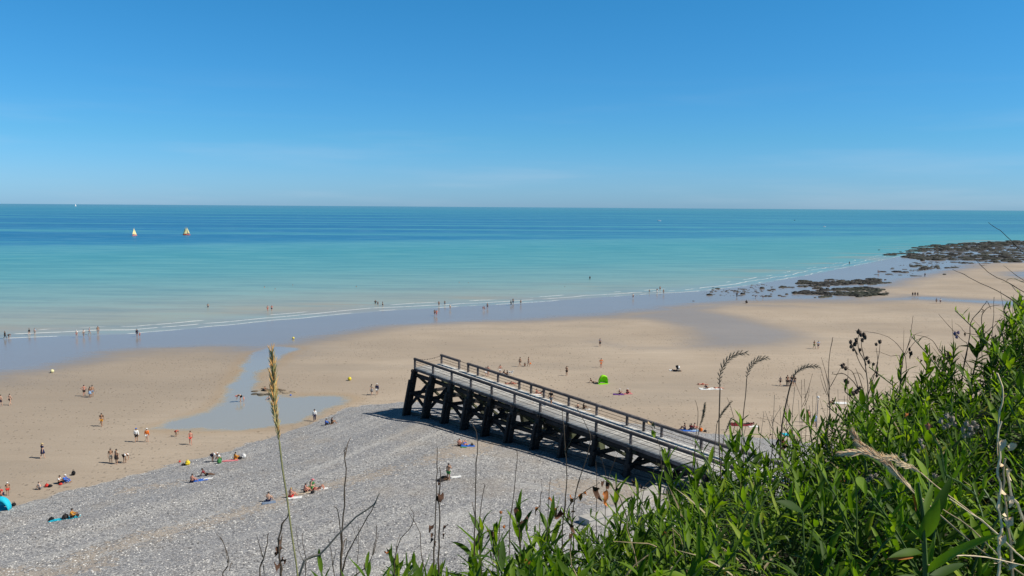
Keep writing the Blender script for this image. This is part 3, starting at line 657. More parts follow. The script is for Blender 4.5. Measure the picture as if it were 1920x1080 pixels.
def fingers(J_, s):
    """five short fingers on each hand, so that even a near view has hands"""
    m = MB()
    for q in 'LR':
        w, h = J_['wri'+q], J_['han'+q]; d = (h-w).normalized(); x = d.cross(Vector((0, 1, .2)))
        if x.length < .2: x = Vector((1, 0, 0))
        x.normalize(); sg = 1 if q == 'L' else -1
        for k, L in ((-1.5, .055), (-.5, .07), (.5, .075), (1.5, .068)):
            a = h+x*k*.019+d*.015; m.tube([a, a+d*L*.55, a+d*L+Vector((0, -.015, 0))], [.010, .009, .006], 4)
        a = h-d*.01; m.tube([a, a-x*.035*sg+d*.02, a-x*.045*sg+d*.05], [.012, .010, .007], 4)
    return m
def face(J_):
    h = J_['head']; return h
def pose_meshes(pose):
    if pose in _pm: return _pm[pose]
    Jp = V_(POSES[pose])
    for q, sg in (('L', 1), ('R', -1)): Jp['thigh'+q] = Jp['hip'+q].lerp(Jp['knee'+q], .62); Jp['arm'+q] = Jp['sho'+q].lerp(Jp['elb'+q], .6); Jp['shin'+q] = Jp['knee'+q].lerp(Jp['ankle'+q], .85)
    bc = [['pelvis', 'spine', 'chest', 'neck', 'head', 'crown']]+[x for q in 'LR' for x in (['pelvis', 'hip'+q, 'knee'+q, 'ankle'+q, 'toe'+q], ['chest', 'sho'+q, 'elb'+q, 'wri'+q, 'han'+q])]
    d = {'body': skin_mesh('body', Jp, bc, lambda n: rr(n), 'pelvis')}
    bm = bmesh.new(); bm.from_mesh(d['body']); fm = fingers(Jp, 1).mesh('tmpf', None); bm.from_mesh(fm)
    # nose and ears on the head
    hd = Jp['head']; up = (Jp['crown']-hd).normalized(); fw = Vector((0, -1, 0)); fw = (fw-up*fw.dot(up)).normalized() if abs(up.dot(fw)) < .9 else Vector((0, 0, -1))
    m2 = MB(); m2.ball(hd+fw*.086+up*.01, (.012, .018, .02), 5, 4)
    sx = fw.cross(up)
    for k in (1, -1): m2.ball(hd+sx*.086*k+up*.01, (.012, .018, .028), 5, 4)
    t2 = m2.mesh('t2', None); bm.from_mesh(t2); bm.to_mesh(d['body']); bm.free(); smooth(d['body'])
    RX = {'thighL': .085, 'thighR': .085, 'armL': .055, 'armR': .055, 'shinL': .05, 'shinR': .05}
    g = lambda add: (lambda n: RX[n]+add if n in RX else rr(n)+add)
    d['top'] = skin_mesh('top', Jp, [['spine', 'chest'], ['chest', 'shoL', 'armL'], ['chest', 'shoR', 'armR']], g(.022), 'chest')
    d['long'] = skin_mesh('jacket', Jp, [['pelvis', 'spine', 'chest'], ['chest', 'shoL', 'elbL', 'wriL'], ['chest', 'shoR', 'elbR', 'wriR']], g(.026), 'chest')
    d['shorts'] = skin_mesh('shorts', Jp, [['pelvis', 'hipL', 'thighL'], ['pelvis', 'hipR', 'thighR']], g(.018), 'pelvis')
    d['trousers'] = skin_mesh('trousers', Jp, [['pelvis', 'hipL', 'kneeL', 'shinL'], ['pelvis', 'hipR', 'kneeR', 'shinR']], g(.018), 'pelvis')
    d['brief'] = skin_mesh('brief', Jp, [['pelvis', 'hipL'], ['pelvis', 'hipR']], g(.010), 'pelvis')
    d['bra'] = skin_mesh('bikini_top', {'a': Jp['chest'].lerp(Jp['spine'], .15), 'b': Jp['chest'].lerp(Jp['neck'], .1)}, [['a', 'b']], lambda n: .142, 'a')
    # skirt: a flared tube from waist to above the knees
    a = Jp['spine'].lerp(Jp['pelvis'], .3); k = (Jp['kneeL']+Jp['kneeR'])/2; e = Jp['pelvis'].lerp(k, .78)
    m = MB(); m.tube([a, Jp['pelvis'], Jp['pelvis'].lerp(e, .5), e], [.135, .165, .205, .235], 12); d['skirt'] = m.mesh('skirt', None, True); d['skirt'].materials.append(None)
    m = MB(); back = -fw
    m.ball(hd+up*.045+back*.022, (.098, .10, .085), 10, 7); d['hair'] = m.mesh('hair', None, True); d['hair'].materials.append(None)
    m = MB(); m.ball(hd+up*.045+back*.022, (.100, .102, .088), 10, 7); m.ball(hd-up*.08+back*.07, (.07, .05, .12), 8, 6); d['longhair'] = m.mesh('hair', None, True); d['longhair'].materials.append(None)
    m = MB(); m.ball(hd+up*.075, (.108, .112, .08), 10, 6); m.ball(hd+up*.06+fw*.11, (.075, .07, .014), 8, 4); d['cap'] = m.mesh('cap', None, True); d['cap'].materials.append(None)
    m = MB(); m.ball(hd+up*.09, (.105, .105, .08), 10, 6); m.ball(hd+up*.065, (.21, .21, .016), 14, 4); d['hat'] = m.mesh('hat', None, True); d['hat'].materials.append(None)
    m = MB(); m.ball(Jp['chest']+back*.20+Vector((0, 0, -.05)), (.14, .10, .22), 8, 6); d['pack'] = m.mesh('backpack', None, True); d['pack'].materials.append(None)
    for x in (fm, t2): bpy.data.meshes.remove(x)
    _pm[pose] = d; return d
def ccol(v):
    return cmat(v)
def person(px, py, pose, rz, label, skin='tan', top=None, bot=('shorts', 'navy'), head=('hair', 'dark'), sc=1.0, z=None, sink=0, extra=None, P=None, group=None):
    if P is None: P = gp(px, py) if z is None else on(px, py, z)
    P = P.copy(); P.z -= sink*sc
    root = empty('person', P, label, 'person', group, math.radians(rz)); s = sc*random.uniform(.97, 1.03); root.scale = (s, s, s)
    d = pose_meshes(pose)
    def put(nm, k, m):
        o = link(nm, d[k], root); o.material_slots[0].link = 'OBJECT'; o.material_slots[0].material = m
    put('body', 'body', smat(skin))
    if top: put({'top': 'shirt', 'long': 'jacket', 'bra': 'bikini_top'}[top[0]], top[0], ccol(top[1]))
    if bot: put({'brief': 'swim_brief'}.get(bot[0], bot[0]), bot[0], ccol(bot[1]))
    if top and bot and top[1] == bot[1] and bot[0] == 'skirt': pass
    for h in (head,) if head and isinstance(head[0], str) else (head or ()):
        put({'longhair': 'hair'}.get(h[0], h[0]), h[0], (hmat if 'hair' in h[0] else ccol)(h[1]))
    if extra: put('backpack', extra[0], ccol(extra[1]))
    return root
HD = ('hair', 'dark'); LH = ('longhair', 'dark'); WC = (('hair', 'dark'), ('cap', 'white'))
def dress(c): return dict(top=('top', c), bot=('skirt', c))
A = lambda *a, **k: person(*a, **k)
# at the water edge, left
A(9.5, 635, 'walk', 90, 'adult in black standing at the far left water edge', top=('long', 'black'), bot=('trousers', 'black'))
A(16.5, 634, 'bend', 90, 'person in black bending down beside the adult at the far left water edge', top=('top', 'black'), bot=('shorts', 'black'), sc=.85)
A(55, 629, 'walk', -60, 'person in black top leaning over, bare legs in the surf', skin='fair', top=('long', 'black'), bot=('brief', 'black'))
A(65.5, 628, 'stand', 0, 'slim person in pale blue beside the one in black leaning over', skin='fair', top=('top', 'lightblue'), bot=('shorts', 'grey'), sc=.86)
A(144, 633, 'walk2', 0, 'person in pink and white with white hat at the wet edge', skin='fair', top=('top', 'white'), bot=('brief', 'pink'), head=WC)
A(157, 632, 'walk', 20, 'person in bright white shirt and dark shorts with reflection on wet sand', skin='tan', top=('top', 'white'), bot=('shorts', 'grey'))
A(168, 628, 'walk', 70, 'person in greyish blue striding along the foam', top=('top', 'greyblue'), bot=('shorts', 'greyblue'))
A(184, 627, 'stand', 30, 'tall dark-clothed person standing at the foam right of the strider', top=('top', 'dark'), bot=('shorts', 'grey'), sc=1.08)
A(257, 631, 'stand', 0, 'adult in navy holding the hand of a small child in red', top=('long', 'navy'), bot=('shorts', 'navy'))
A(262, 632, 'stand', 0, 'small child in red beside the adult in navy', skin='fair', top=('top', 'red'), bot=('shorts', 'red'), sc=.62)
A(390, 577, 'hips', 10, 'bather in dark trunks wading knee deep alone', skin='tan', z=0, sink=.45)
# men at the left
A(2, 762, 'walk2', 180, 'shirtless man in navy shorts cut by the left edge of the sand', skin='fair', bot=('shorts', 'navy'))
A(19, 760, 'walk', 165, 'shirtless man in black trunks walking right of the navy shorts man', skin='fair', bot=('brief', 'black'))
A(158, 743, 'hips', 200, 'shirtless tanned man in black shorts standing apart to the left of a couple', skin='red', bot=('shorts', 'black'))
A(169, 745.5, 'stand', 170, 'woman with pale blue skirt and bare shoulders seen from behind', skin='tan', top=('bra', 'black'), bot=('skirt', 'lightblue'), head=LH)
A(173.5, 743.5, 'stand', 210, 'tanned man standing close behind the woman in pale blue skirt', skin='tan', bot=('shorts', 'greyblue'))
A(191, 799.5, 'walk', 10, 'dark haired person in brown top and ochre shorts carrying a bag', skin='tan', top=('top', 'brown'), bot=('shorts', 'ochre'), head=LH)
A(256, 829, 'walk2', 200, 'person in white jacket and black shorts with blue cap', skin='tan', top=('long', 'white'), bot=('shorts', 'black'), head=(HD, ('cap', 'blue')))
A(276, 829, 'stand', 180, 'person in orange red vest with white cap, bare legs', skin='fair', top=('long', 'orange'), bot=('brief', 'white'), head=WC)
A(330, 818, 'bend', 60, 'child in red swimsuit leaning forward near the pool', skin='tan', top=('top', 'red'), bot=('brief', 'red'), sc=.72)
A(357.5, 834, 'walk', 20, 'slim woman in red bikini walking on the wet sand', skin='red', top=('bra', 'red'), bot=('brief', 'red'))
A(80, 859.5, 'walk2', 150, 'woman in navy tunic and straw hat walking alone', skin='fair', top=('top', 'navy'), bot=('skirt', 'navy'), head=(LH, ('hat', 'straw')))
A(208, 868.5, 'stand', 20, 'woman in patterned beige dress, left one of three chatting', skin='tan', top=('top', 'brown'), bot=('skirt', 'beige'), head=LH)
A(219, 870, 'stand', -20, 'person in beige top and dark skirt in the middle of three chatting', skin='tan', top=('top', 'beige'), bot=('skirt', 'dark'), head=LH)
A(234, 867.5, 'bend', 60, 'person in white shirt bending over beside two women', skin='tan', top=('top', 'white'), bot=('shorts', 'black'))
# edge of the shingle, left to right
A(15, 929, 'stand', 40, 'child with white cap standing behind the cyan shelter', skin='tan', top=('top', 'brown'), bot=('shorts', 'red'), head=WC, sc=.8)
A(2, 932, 'crouch', 0, 'person in red at the left edge behind the cyan shelter', skin='red', top=('top', 'red'))
A(75, 918, 'crouch', -100, 'grey clothed child crouching on the sand at the foot of the shingle', skin='fair', top=('top', 'grey'), bot=('shorts', 'grey'), sc=.8)
A(111, 907, 'sit', 100, 'person in black with white back sitting beside a blue shirt', skin='tan', top=('top', 'white'), bot=('trousers', 'black'))
A(121, 905, 'sit', 90, 'seated person with bright blue shirt and white cap', skin='tan', top=('long', 'blue'), bot=('trousers', 'blue'), head=WC)
A(134, 972, 'sit', 110, 'person in orange shirt sitting alone on a blue towel on the shingle', skin='tan', top=('long', 'ochre'), bot=('trousers', 'dark'))
A(360, 905, 'sit', 160, 'shirtless man sitting with his back to the cliff left of a blue towel', skin='red')
A(386, 892, 'lean', 100, 'person in maroon leaning back on hands right of the blue towel', skin='brown', top=('top', 'maroon'), bot=('shorts', 'black'))
A(399, 866, 'bend', 80, 'person in white and navy bending over a group at the shingle edge', skin='tan', top=('top', 'white'), bot=('shorts', 'navy'))
A(412, 865, 'crouch', -70, 'crouching person in white with a cap facing the one bending over', skin='tan', top=('top', 'white'), bot=('shorts', 'green'), head=WC)
A(441, 862, 'sit', 130, 'person in orange ochre shirt sitting on a pink towel', skin='tan', top=('long', 'ochre'), bot=('shorts', 'ochre'))
A(451, 753.5, 'bend', -60, 'woman in black with red hat bending over in the stream', skin='fair', top=('top', 'black'), bot=('shorts', 'black'), head=(HD, ('hat', 'red')))
A(457, 753, 'stand', 60, 'toddler in pink standing in the stream beside the bending woman', skin='fair', top=('top', 'pink'), bot=('brief', 'pink'), sc=.5)
A(496, 733, 'crouch', 60, 'child crouching at the left side of the dug sand heap', skin='tan', sc=.75)
A(508, 730, 'stand', 200, 'child standing behind the dug sand heap', skin='fair', top=('top', 'grey'), sc=.65)
A(505, 749, 'sit', -60, 'pale child sitting in the water below the sand heap', skin='fair', sc=.75)
A(590, 790, 'walk2', 15, 'person in white shirt and dark trousers walking to the shingle', skin='tan', top=('long', 'white'), bot=('trousers', 'navy'))
A(611, 797, 'sit', 110, 'person in bright blue sitting at the sharp edge of the shingle', skin='tan', top=('long', 'blue'), bot=('trousers', 'dark'))
A(622, 795, 'sit', 120, 'dark clothed person sitting right beside the one in bright blue', skin='tan', top=('top', 'black'), bot=('shorts', 'brown'), head=LH)
A(697, 741, 'walk', 170, 'woman in beige dress walking hand in hand left of a white capped man', skin='fair', top=('top', 'beige'), bot=('skirt', 'grey'), head=LH)
A(707, 740.5, 'walk2', 180, 'man with white cap, black open jacket and white shirt', skin='tan', top=('long', 'navy'), bot=('shorts', 'white'), head=WC)
A(861, 837, 'sit', 170, 'shirtless man sitting with his back to us below the walkway shadow', skin='red', bot=('shorts', 'black'))
A(872, 834, 'lieup', 200, 'person lying with knees up on a blue towel next to the seated man', skin='red', bot=('brief', 'blue'))
A(841, 901, 'phone', 150, 'shirtless man in green shorts standing on the shingle with a hand to his head', skin='tan', bot=('shorts', 'green'))
A(503, 941, 'sit', 170, 'pale backed man sitting alone on a blue towel, leftmost on the mid shingle', skin='fair', bot=('shorts', 'navy'))
A(545, 933, 'sit', 150, 'red backed man with blond hair sitting on a white and pink towel', skin='red', head=('hair', 'blond'), bot=('shorts', 'red'))
A(572, 924, 'sit', 130, 'seated pink skinned person on a pale towel beside the green shirt', skin='red', bot=('brief', 'dark'))
A(584, 919, 'crouch', 160, 'person in green shirt and sun hat sitting upright among bathers', skin='fair', top=('top', 'green'), bot=('shorts', 'green'), head=(HD, ('hat', 'pink')))
A(598, 918, 'lieup', 90, 'person in maroon lying on a towel right of the green shirt', skin='red', top=('top', 'maroon'), bot=('brief', 'black'))
# bathers and paddlers
A(502, 584, 'hips', 0, 'child in red trunks in the shallows, left of a pair', skin='red', bot=('brief', 'red'), z=0, sink=.1)
A(509.5, 583, 'stand', 0, 'taller child in red in the shallows right of the first', skin='red', top=('top', 'red'), z=0, sink=.1)
for x, y, l in ((496, 539, 'swimmer with pale shoulders, left of three heads offshore'), (516, 542, 'swimmer head nearest the shore in the left bay'), (549, 535, 'tiny swimmer head farthest out in the left bay'),
                (668, 538, 'lone swimmer with dark hair in turquoise water'), (861, 530, 'swimmer head far out near the middle'), (878, 530.5, 'second swimmer head just right of the far middle one'), (1059, 538, 'swimmer head low in the pale shallows')):
    A(x, y, 'stand', random.uniform(0, 360), l, skin='tan', z=0, sink=1.28 if 'shoulders' in l or 'lone' in l else 1.4)
A(704, 573, 'hips', 0, 'broad adult in black standing in the foam', top=('long', 'black'), bot=('shorts', 'black'))
A(708.5, 574, 'stand', 0, 'smaller person in navy beside the broad adult in black', top=('top', 'navy'), sc=.85)
A(717.5, 576, 'walk', 80, 'person in black shirt and hat walking right of the pair in the foam', top=('top', 'black'), bot=('shorts', 'dark'), head=(HD, ('cap', 'grey')))
A(815, 592, 'walk', 0, 'person in black, left half of a close pair on the wet sand', top=('top', 'black'), bot=('shorts', 'black'))
A(818.5, 593, 'walk2', 0, 'person in red orange, right half of a close pair on the wet sand', skin='red', top=('top', 'orange'), bot=('brief', 'red'))
A(823, 575, 'stand', 20, 'thin dark figure paddling above the close pair', top=('top', 'navy'), bot=('shorts', 'dark'))
A(834, 573, 'stand', 0, 'thin dark figure at the foam right of another paddler', top=('top', 'dark'), sc=.9)
A(844, 581, 'walk2', 0, 'pale walker on wet sand between two groups', skin='fair', top=('top', 'white'), bot=('shorts', 'beige'), sc=.95)
A(906, 583, 'walk', -40, 'pink clad child running on the mirror-wet sand', skin='fair', top=('top', 'pink'), bot=('brief', 'pink'), sc=.8)
A(909, 582, 'walk2', -40, 'second child in white running beside the pink one', skin='fair', top=('top', 'white'), bot=('brief', 'pink'), sc=.75)
A(914, 579, 'stand', 0, 'tall dark adult standing behind two running children', top=('top', 'greyblue'), bot=('shorts', 'navy'))
A(958, 573, 'walk', 80, 'black clad adult, left one of a pair with long reflection', top=('long', 'black'), bot=('trousers', 'black'))
A(962, 570, 'stand', 0, 'dark clothed person just behind the black clad adult', top=('top', 'dark'), bot=('trousers', 'navy'))
A(976.5, 572, 'walk2', 60, 'dark clothed walker alone right of the black clad pair', top=('top', 'dark'), bot=('shorts', 'black'))
A(1106, 524, 'stand', 0, 'wader in black wetsuit standing offshore', top=('long', 'black'), bot=('trousers', 'black'), z=0, sink=.3)
A(1187, 560, 'walk', 0, 'person in white shirt at the wet edge standing alone', skin='fair', top=('top', 'white'), bot=('shorts', 'black'))
A(1217.5, 549, 'stand', 0, 'small dark child at the foam left of a group of three', sc=.7, top=('top', 'dark'))
A(1232, 550, 'walk2', 0, 'person in white skirt, left one of three at the foam', skin='tan', top=('top', 'navy'), bot=('skirt', 'white'))
A(1237.5, 545.5, 'stand', 20, 'dark person in the middle of three at the foam', top=('top', 'maroon'), bot=('shorts', 'dark'))
A(1244, 552, 'walk', 0, 'tall tanned bather, right one of three at the foam', skin='tan', bot=('shorts', 'grey'))
A(1381.5, 557.5, 'hips', 0, 'person in black between two boulders on wet sand', top=('long', 'black'), bot=('trousers', 'black'))
A(1400, 569, 'crouch', -60, 'dark figure crouching on the sand bar below the boulders', top=('long', 'black'), bot=('trousers', 'black'), sc=1.1)
A(1416.5, 560, 'bend', 70, 'person leaning over near the pale boulders', top=('top', 'brown'), bot=('shorts', 'dark'))
A(1430.5, 560, 'stand', 0, 'small child in grey right of the leaning person', sc=.75, top=('top', 'greyblue'))
A(1592.5, 495.5, 'stand', 0, 'dark figure standing in shallow sea before the far reef', top=('long', 'black'), bot=('trousers', 'black'), z=0, sink=.15)
A(1646, 513, 'walk', 30, 'person in maroon on the wet flat below the far reef', top=('top', 'maroon'), bot=('shorts', 'navy'))
A(1648, 513.5, 'stand', 0, 'dark figure half hidden beside the one in maroon on the wet flat', top=('top', 'dark'), sc=.9)
A(1734, 519, 'stand', 0, 'dark slim figure standing right of the low stones', top=('long', 'dark'), bot=('trousers', 'navy'))
A(1711, 557, 'walk', 0, 'leftmost of three walkers in black crossing the channel', top=('long', 'black'), bot=('shorts', 'black'))
A(1715.5, 556.5, 'walk2', 0, 'middle of three walkers in black crossing the channel', top=('long', 'navy'), bot=('shorts', 'black'))
A(1720.5, 557, 'walk', 10, 'rightmost of three walkers in black crossing the channel', top=('long', 'black'), bot=('shorts', 'dark'))
A(1755.5, 569, 'walk2', 180, 'pale shirted walker left of a pair below the channel', skin='fair', top=('top', 'grey'), bot=('shorts', 'dark'))
A(1763, 569.5, 'hips', 180, 'white shirted walker right of a pair below the channel', skin='fair', top=('top', 'white'), bot=('shorts', 'navy'))
# the middle sands
A(1125, 649.5, 'walk', 0, 'person with greyish top and dark skirt alone on the upper sand', skin='tan', top=('top', 'greyblue'), bot=('skirt', 'dark'))
A(1127, 690, 'hips', 180, 'person in vivid orange top with bare legs', skin='red', top=('top', 'orange'), bot=('brief', 'orange'))
A(1062.5, 704.5, 'phone', -40, 'tanned person in black shorts raising one hand above the walkway rail', skin='tan', top=('bra', 'black'), bot=('shorts', 'black'))
A(975, 687.5, 'walk', -70, 'woman in black bikini walking left of a child', skin='tan', top=('bra', 'black'), bot=('brief', 'black'), head=LH)
A(984, 687, 'crouch', 0, 'dark little child between two walking adults', skin='tan', top=('top', 'dark'), sc=.7)
A(991, 687, 'walk2', -70, 'tanned adult carrying an orange bucket', skin='tan', bot=('brief', 'white'))
A(911, 706, 'walk', 180, 'shirtless man in white shorts behind the back rail, left of a pair', skin='fair', bot=('shorts', 'white'))
A(915, 704.5, 'hips', 160, 'shirtless man in black trunks behind the back rail, right of a pair', skin='red', bot=('brief', 'black'))
A(938, 702, 'hips', 180, 'pink shouldered man in white shorts behind the back rail', skin='red', bot=('shorts', 'white'))
A(944, 704, 'crouch', 100, 'person in black crouching beside the pink shouldered man', skin='tan', top=('top', 'black'), bot=('shorts', 'white'))
A(951.5, 704, 'sit', -90, 'long haired person in black sitting beside a white dog', skin='tan', top=('top', 'black'), bot=('trousers', 'black'), head=LH)
A(956, 720, 'lie', 95, 'dark haired sunbather lying behind the rail, left head', skin='red', bot=('brief', 'black'))
A(963, 720, 'lieup', -80, 'red sunbather lying behind the rail, right of another', skin='red', bot=('brief', 'red'))
A(1006, 737, 'sit', 30, 'small seated figure with red cheeks behind the rail', skin='red', top=('bra', 'black'), sc=.8)
A(1014, 739, 'lean', -90, 'reclining person in black and red behind the rail by the walker', skin='red', top=('top', 'black'), bot=('brief', 'red'))
A(1083.5, 765, 'sit', 180, 'pale child sitting behind the lower rail', skin='fair', sc=.75)
A(1094, 767, 'sit', 100, 'dark haired person in black sitting behind the lower rail', skin='brown', top=('top', 'black'), bot=('shorts', 'black'), head=LH)
A(1111, 718, 'lean', 80, 'sunbather in dark clothes lying left of the lime green tent', skin='tan', top=('top', 'dark'), bot=('shorts', 'dark'))
A(1161, 739, 'sit', 80, 'white haired person in black sitting on a purple towel, left of two', skin='fair', top=('top', 'black'), bot=('shorts', 'black'), head=('hair', 'white'))
A(1176, 738.5, 'sit', 120, 'white haired person in maroon sitting on a purple towel, right of two', skin='red', top=('top', 'maroon'), bot=('shorts', 'black'), head=('hair', 'white'))
A(1268, 695.5, 'lie', 70, 'dark clothed person lying under the buggy on a white towel', skin='tan', top=('top', 'black'), bot=('trousers', 'black'))
A(1317, 721.5, 'lie', 90, 'tanned sunbather lying flat on sand above the white towels', skin='red', bot=('brief', 'red'))
A(1325, 729, 'lean', 140, 'sunbather in dark top propped on the left white towel', skin='tan', top=('top', 'navy'), bot=('shorts', 'dark'))
A(1347, 728.5, 'lie', 95, 'red skinned sunbather lying on the right white towel', skin='red', bot=('brief', 'navy'))
A(1284.5, 805.5, 'sit', -90, 'tanned dark haired person, leftmost of three sitting at the shingle foot', skin='tan', top=('bra', 'navy'), head=LH)
A(1295.5, 806.5, 'sit', 150, 'dark person with maroon top, middle of three sitting at the shingle foot', skin='brown', top=('top', 'maroon'))
A(1301.5, 805.5, 'sit', 90, 'pink skinned person, rightmost of three sitting at the shingle foot', skin='red', bot=('brief', 'white'))
A(1378, 795.5, 'lie', 80, 'sunbather in red lying left of a dark seated figure', skin='brown', top=('top', 'maroon'), bot=('shorts', 'maroon'))
A(1389, 793.5, 'sit', 0, 'dark figure sitting up in the middle of a lying group', skin='brown', top=('top', 'black'), bot=('shorts', 'black'))
A(1404, 795.5, 'lie', -80, 'sunbather in dark red lying right of a dark seated figure', skin='brown', top=('top', 'maroon'), bot=('trousers', 'dark'))
A(1526.5, 654, 'walk', 20, 'person in black walking left of one in white and blue', skin='tan', top=('top', 'black'), bot=('shorts', 'green'))
A(1534, 654.5, 'hips', 180, 'person in pale shirt and navy shorts right of one in black', skin='fair', top=('top', 'lightblue'), bot=('shorts', 'navy'))
A(1463, 723, 'walk', -60, 'grey clothed child walking left of a huddled group', skin='fair', top=('top', 'grey'), bot=('shorts', 'dark'), sc=.85)
A(1476, 724.5, 'stand', 0, 'tall dark person, left one of the huddled group', skin='tan', top=('top', 'black'), bot=('trousers', 'black'), sc=1.1)
A(1481, 724, 'bend', 70, 'person in pale grey leaning over inside the huddled group', skin='tan', top=('top', 'greyblue'), bot=('shorts', 'navy'))
A(1484, 723, 'stand', 20, 'person in black at the back of the huddled group', skin='tan', top=('top', 'dark'), bot=('shorts', 'black'))
A(1489.5, 724, 'walk2', -30, 'person holding a red bag at the right of the huddled group', skin='tan', top=('top', 'dark'), bot=('shorts', 'greyblue'))
A(1562, 758, 'sit', -90, 'dark haired person sitting on the edge of a big white sheet', skin='tan', top=('top', 'black'), bot=('shorts', 'black'))
A(1594, 750.5, 'stand', 0, 'thin dark standing figure beside the leafy bank', skin='brown', top=('top', 'dark'), bot=('shorts', 'dark'))
A(1527, 800, 'stand', 180, 'person in pale blue standing by the marker pole', skin='fair', top=('long', 'lightblue'), bot=('shorts', 'lightblue'))
A(1515, 792, 'stand', 0, 'red brown skinned person standing left of the marker pole', skin='red', bot=('shorts', 'maroon'))
A(1482, 818, 'sit', 0, 'dark person sitting behind the blue towel near the dry stalks', skin='brown', top=('top', 'maroon'))
# the one walking up the deck
lo, hi = 0, 60
for _ in range(40):
    m_ = (lo+hi)/2; p_ = pp(m_, WD*.62, DECK); c_ = CM3.T @ np.array([p_.x, p_.y, p_.z-EYE]); x_ = 960+F*c_[0]/-c_[2]
    if x_ < 1033: lo = m_
    else: hi = m_
person(0, 0, 'walk', 150, 'man in black shirt and grey shorts walking up the timber deck', skin='tan', top=('top', 'black'), bot=('shorts', 'grey'), P=pp(lo, WD*.62, DECK+.01))

# ------------------------------------------------------------------ things on the beach
def towel(px, py, c, L, W_, rz, label, lump=0):
    L *= .86; W_ *= .92; p = gp(px, py); nx, ny = 10, 5; V = []; r = random.Random(int(px))
    for j in range(ny):
        for i in range(nx):
            V.append(((i/(nx-1)-.5)*L+r.uniform(-.03, .03), (j/(ny-1)-.5)*W_+r.uniform(-.03, .03), .035+r.uniform(0, .035)))
    top = len(V); V += [(a, b, z-.03) for a, b, z in V]
    Fq = [(j*nx+i, j*nx+i+1, (j+1)*nx+i+1, (j+1)*nx+i) for j in range(ny-1) for i in range(nx-1)]
    bnd = [i for i in range(nx)]+[j*nx+nx-1 for j in range(1, ny)]+[(ny-1)*nx+i for i in range(nx-2, -1, -1)]+[j*nx for j in range(ny-2, 0, -1)]
    Fq += [(bnd[k], bnd[k]+top, bnd[(k+1) % len(bnd)]+top, bnd[(k+1) % len(bnd)]) for k in range(len(bnd))]+[tuple(top+k for k in reversed(bnd))]
    # fold one corner over
    m = MB(); m.add(V, Fq); m.box((-L*.45, -W_*.2, .08), (-L*.25, -W_*.1, .09), W_*.3, .03)
    o = m.build('towel', cmat(c)); a = .3; n = Vector((gz1(p.x-a, p.y)-gz1(p.x+a, p.y), gz1(p.x, p.y-a)-gz1(p.x, p.y+a), 2*a)).normalized()
    o.location = p; o.rotation_mode = 'QUATERNION'; o.rotation_quaternion = Vector((0, 0, 1)).rotation_difference(n) @ Matrix.Rotation(math.radians(rz), 4, 'Z').to_quaternion()
    return tag(o, label, 'towel')
towel(113, 974, 'cyan', 1.9, .9, 15, 'bright blue towel left of the person in orange shirt'); towel(141, 970, 'cyan', 1.0, .8, 20, 'blue towel corner showing right of the orange shirt')
towel(374, 901, 'blue', 1.9, 1.0, 20, 'blue towel between the shirtless man and the maroon figure'); towel(390, 898, 'white', 1.0, .6, 10, 'white towel under the reclining maroon figure')
towel(432, 864, 'pink', 2.0, .8, 10, 'pink towel beneath the ochre shirt at the shingle edge'); towel(504, 943, 'greyblue', 1.4, .8, 20, 'grey blue towel under the pale backed man')
towel(551, 934, 'white', 1.7, .8, 5, 'white towel with pink tint under the blond man'); towel(567, 925, 'beige', 1.7, .7, 5, 'beige towel below the pink skinned sitter')
towel(604, 917, 'white', 1.2, .7, 10, 'white towel under the head of the lying maroon figure'); towel(876, 836, 'blue', 1.9, 1.1, 15, 'vivid blue towel beneath raised knees under the walkway shadow')
towel(869, 839, 'green', .8, .4, 0, 'small green towel at the hip of the seated man'); towel(855, 895, 'white', 1.2, .7, 10, 'white towel behind the standing man on the shingle')
towel(1160, 739.5, 'purple', 2.0, 1.1, 0, 'purple towel, left of two under white haired people'); towel(1177, 738.5, 'pink', 1.6, .9, 10, 'lilac pink towel, right of two under white haired people')
towel(1264, 694.5, 'white', 2.0, 1.0, 0, 'white towel spread left of the baby buggy'); towel(1323, 729.5, 'white', 2.3, 1.5, 0, 'left white towel of two under sunbathers'); towel(1343, 729, 'white', 2.0, 1.4, 0, 'right white towel of two under sunbathers')
towel(1290, 808, 'blue', 2.2, 1.1, 10, 'blue towel under the three sitting at the shingle foot'); towel(1303, 808, 'lightblue', 1.3, .9, 10, 'light blue towel by the orange bag')
towel(1412, 800, 'white', 1.5, .9, 0, 'crumpled white towel right of the lying dark group'); towel(1390, 797, 'maroon', 3.2, 1.2, 0, 'maroon blanket under the lying dark group')
towel(1575, 756, 'white', 2.6, 1.4, 0, 'large white sheet beside the leafy bank'); towel(1545, 766, 'beige', .8, .5, 0, 'small beige towel right of the marker pole')
towel(1478, 815, 'cyan', 1.6, 1.1, 0, 'cyan towel seen between dry stalks'); towel(1007, 740, 'white', 1.5, .8, 0, 'white towel below the small seated figure behind the rail')
towel(1102, 768, 'white', .9, .6, 20, 'white towel end right of the dark sitter behind the lower rail'); towel(1502, 815, 'beige', 2.6, .9, 0, 'pale blanket by the marker pole among dry stalks')
def bag(px, py, c, w, h, label, z=None, name='bag'):
    p = gp(px, py); m = MB(); r = random.Random(int(px*7)); m.ball((0, 0, h*.48), (w/2, w*.36, h*.5), 10, 7, .06, r)
    root = empty(name, p, label, 'bag', None, r.uniform(-1, 1)); m.build('pouch', cmat(c), root, True)
    MB().tube([(-w*.25, 0, h*.85), (-w*.15, 0, h*1.2), (w*.15, 0, h*1.2), (w*.25, 0, h*.85)], .018, 5).build('handle', cmat(c), root)
    MB().ball((0, -w*.33, h*.35), (w*.28, w*.10, h*.22), 8, 5).build('pocket', cmat(c), root, True)
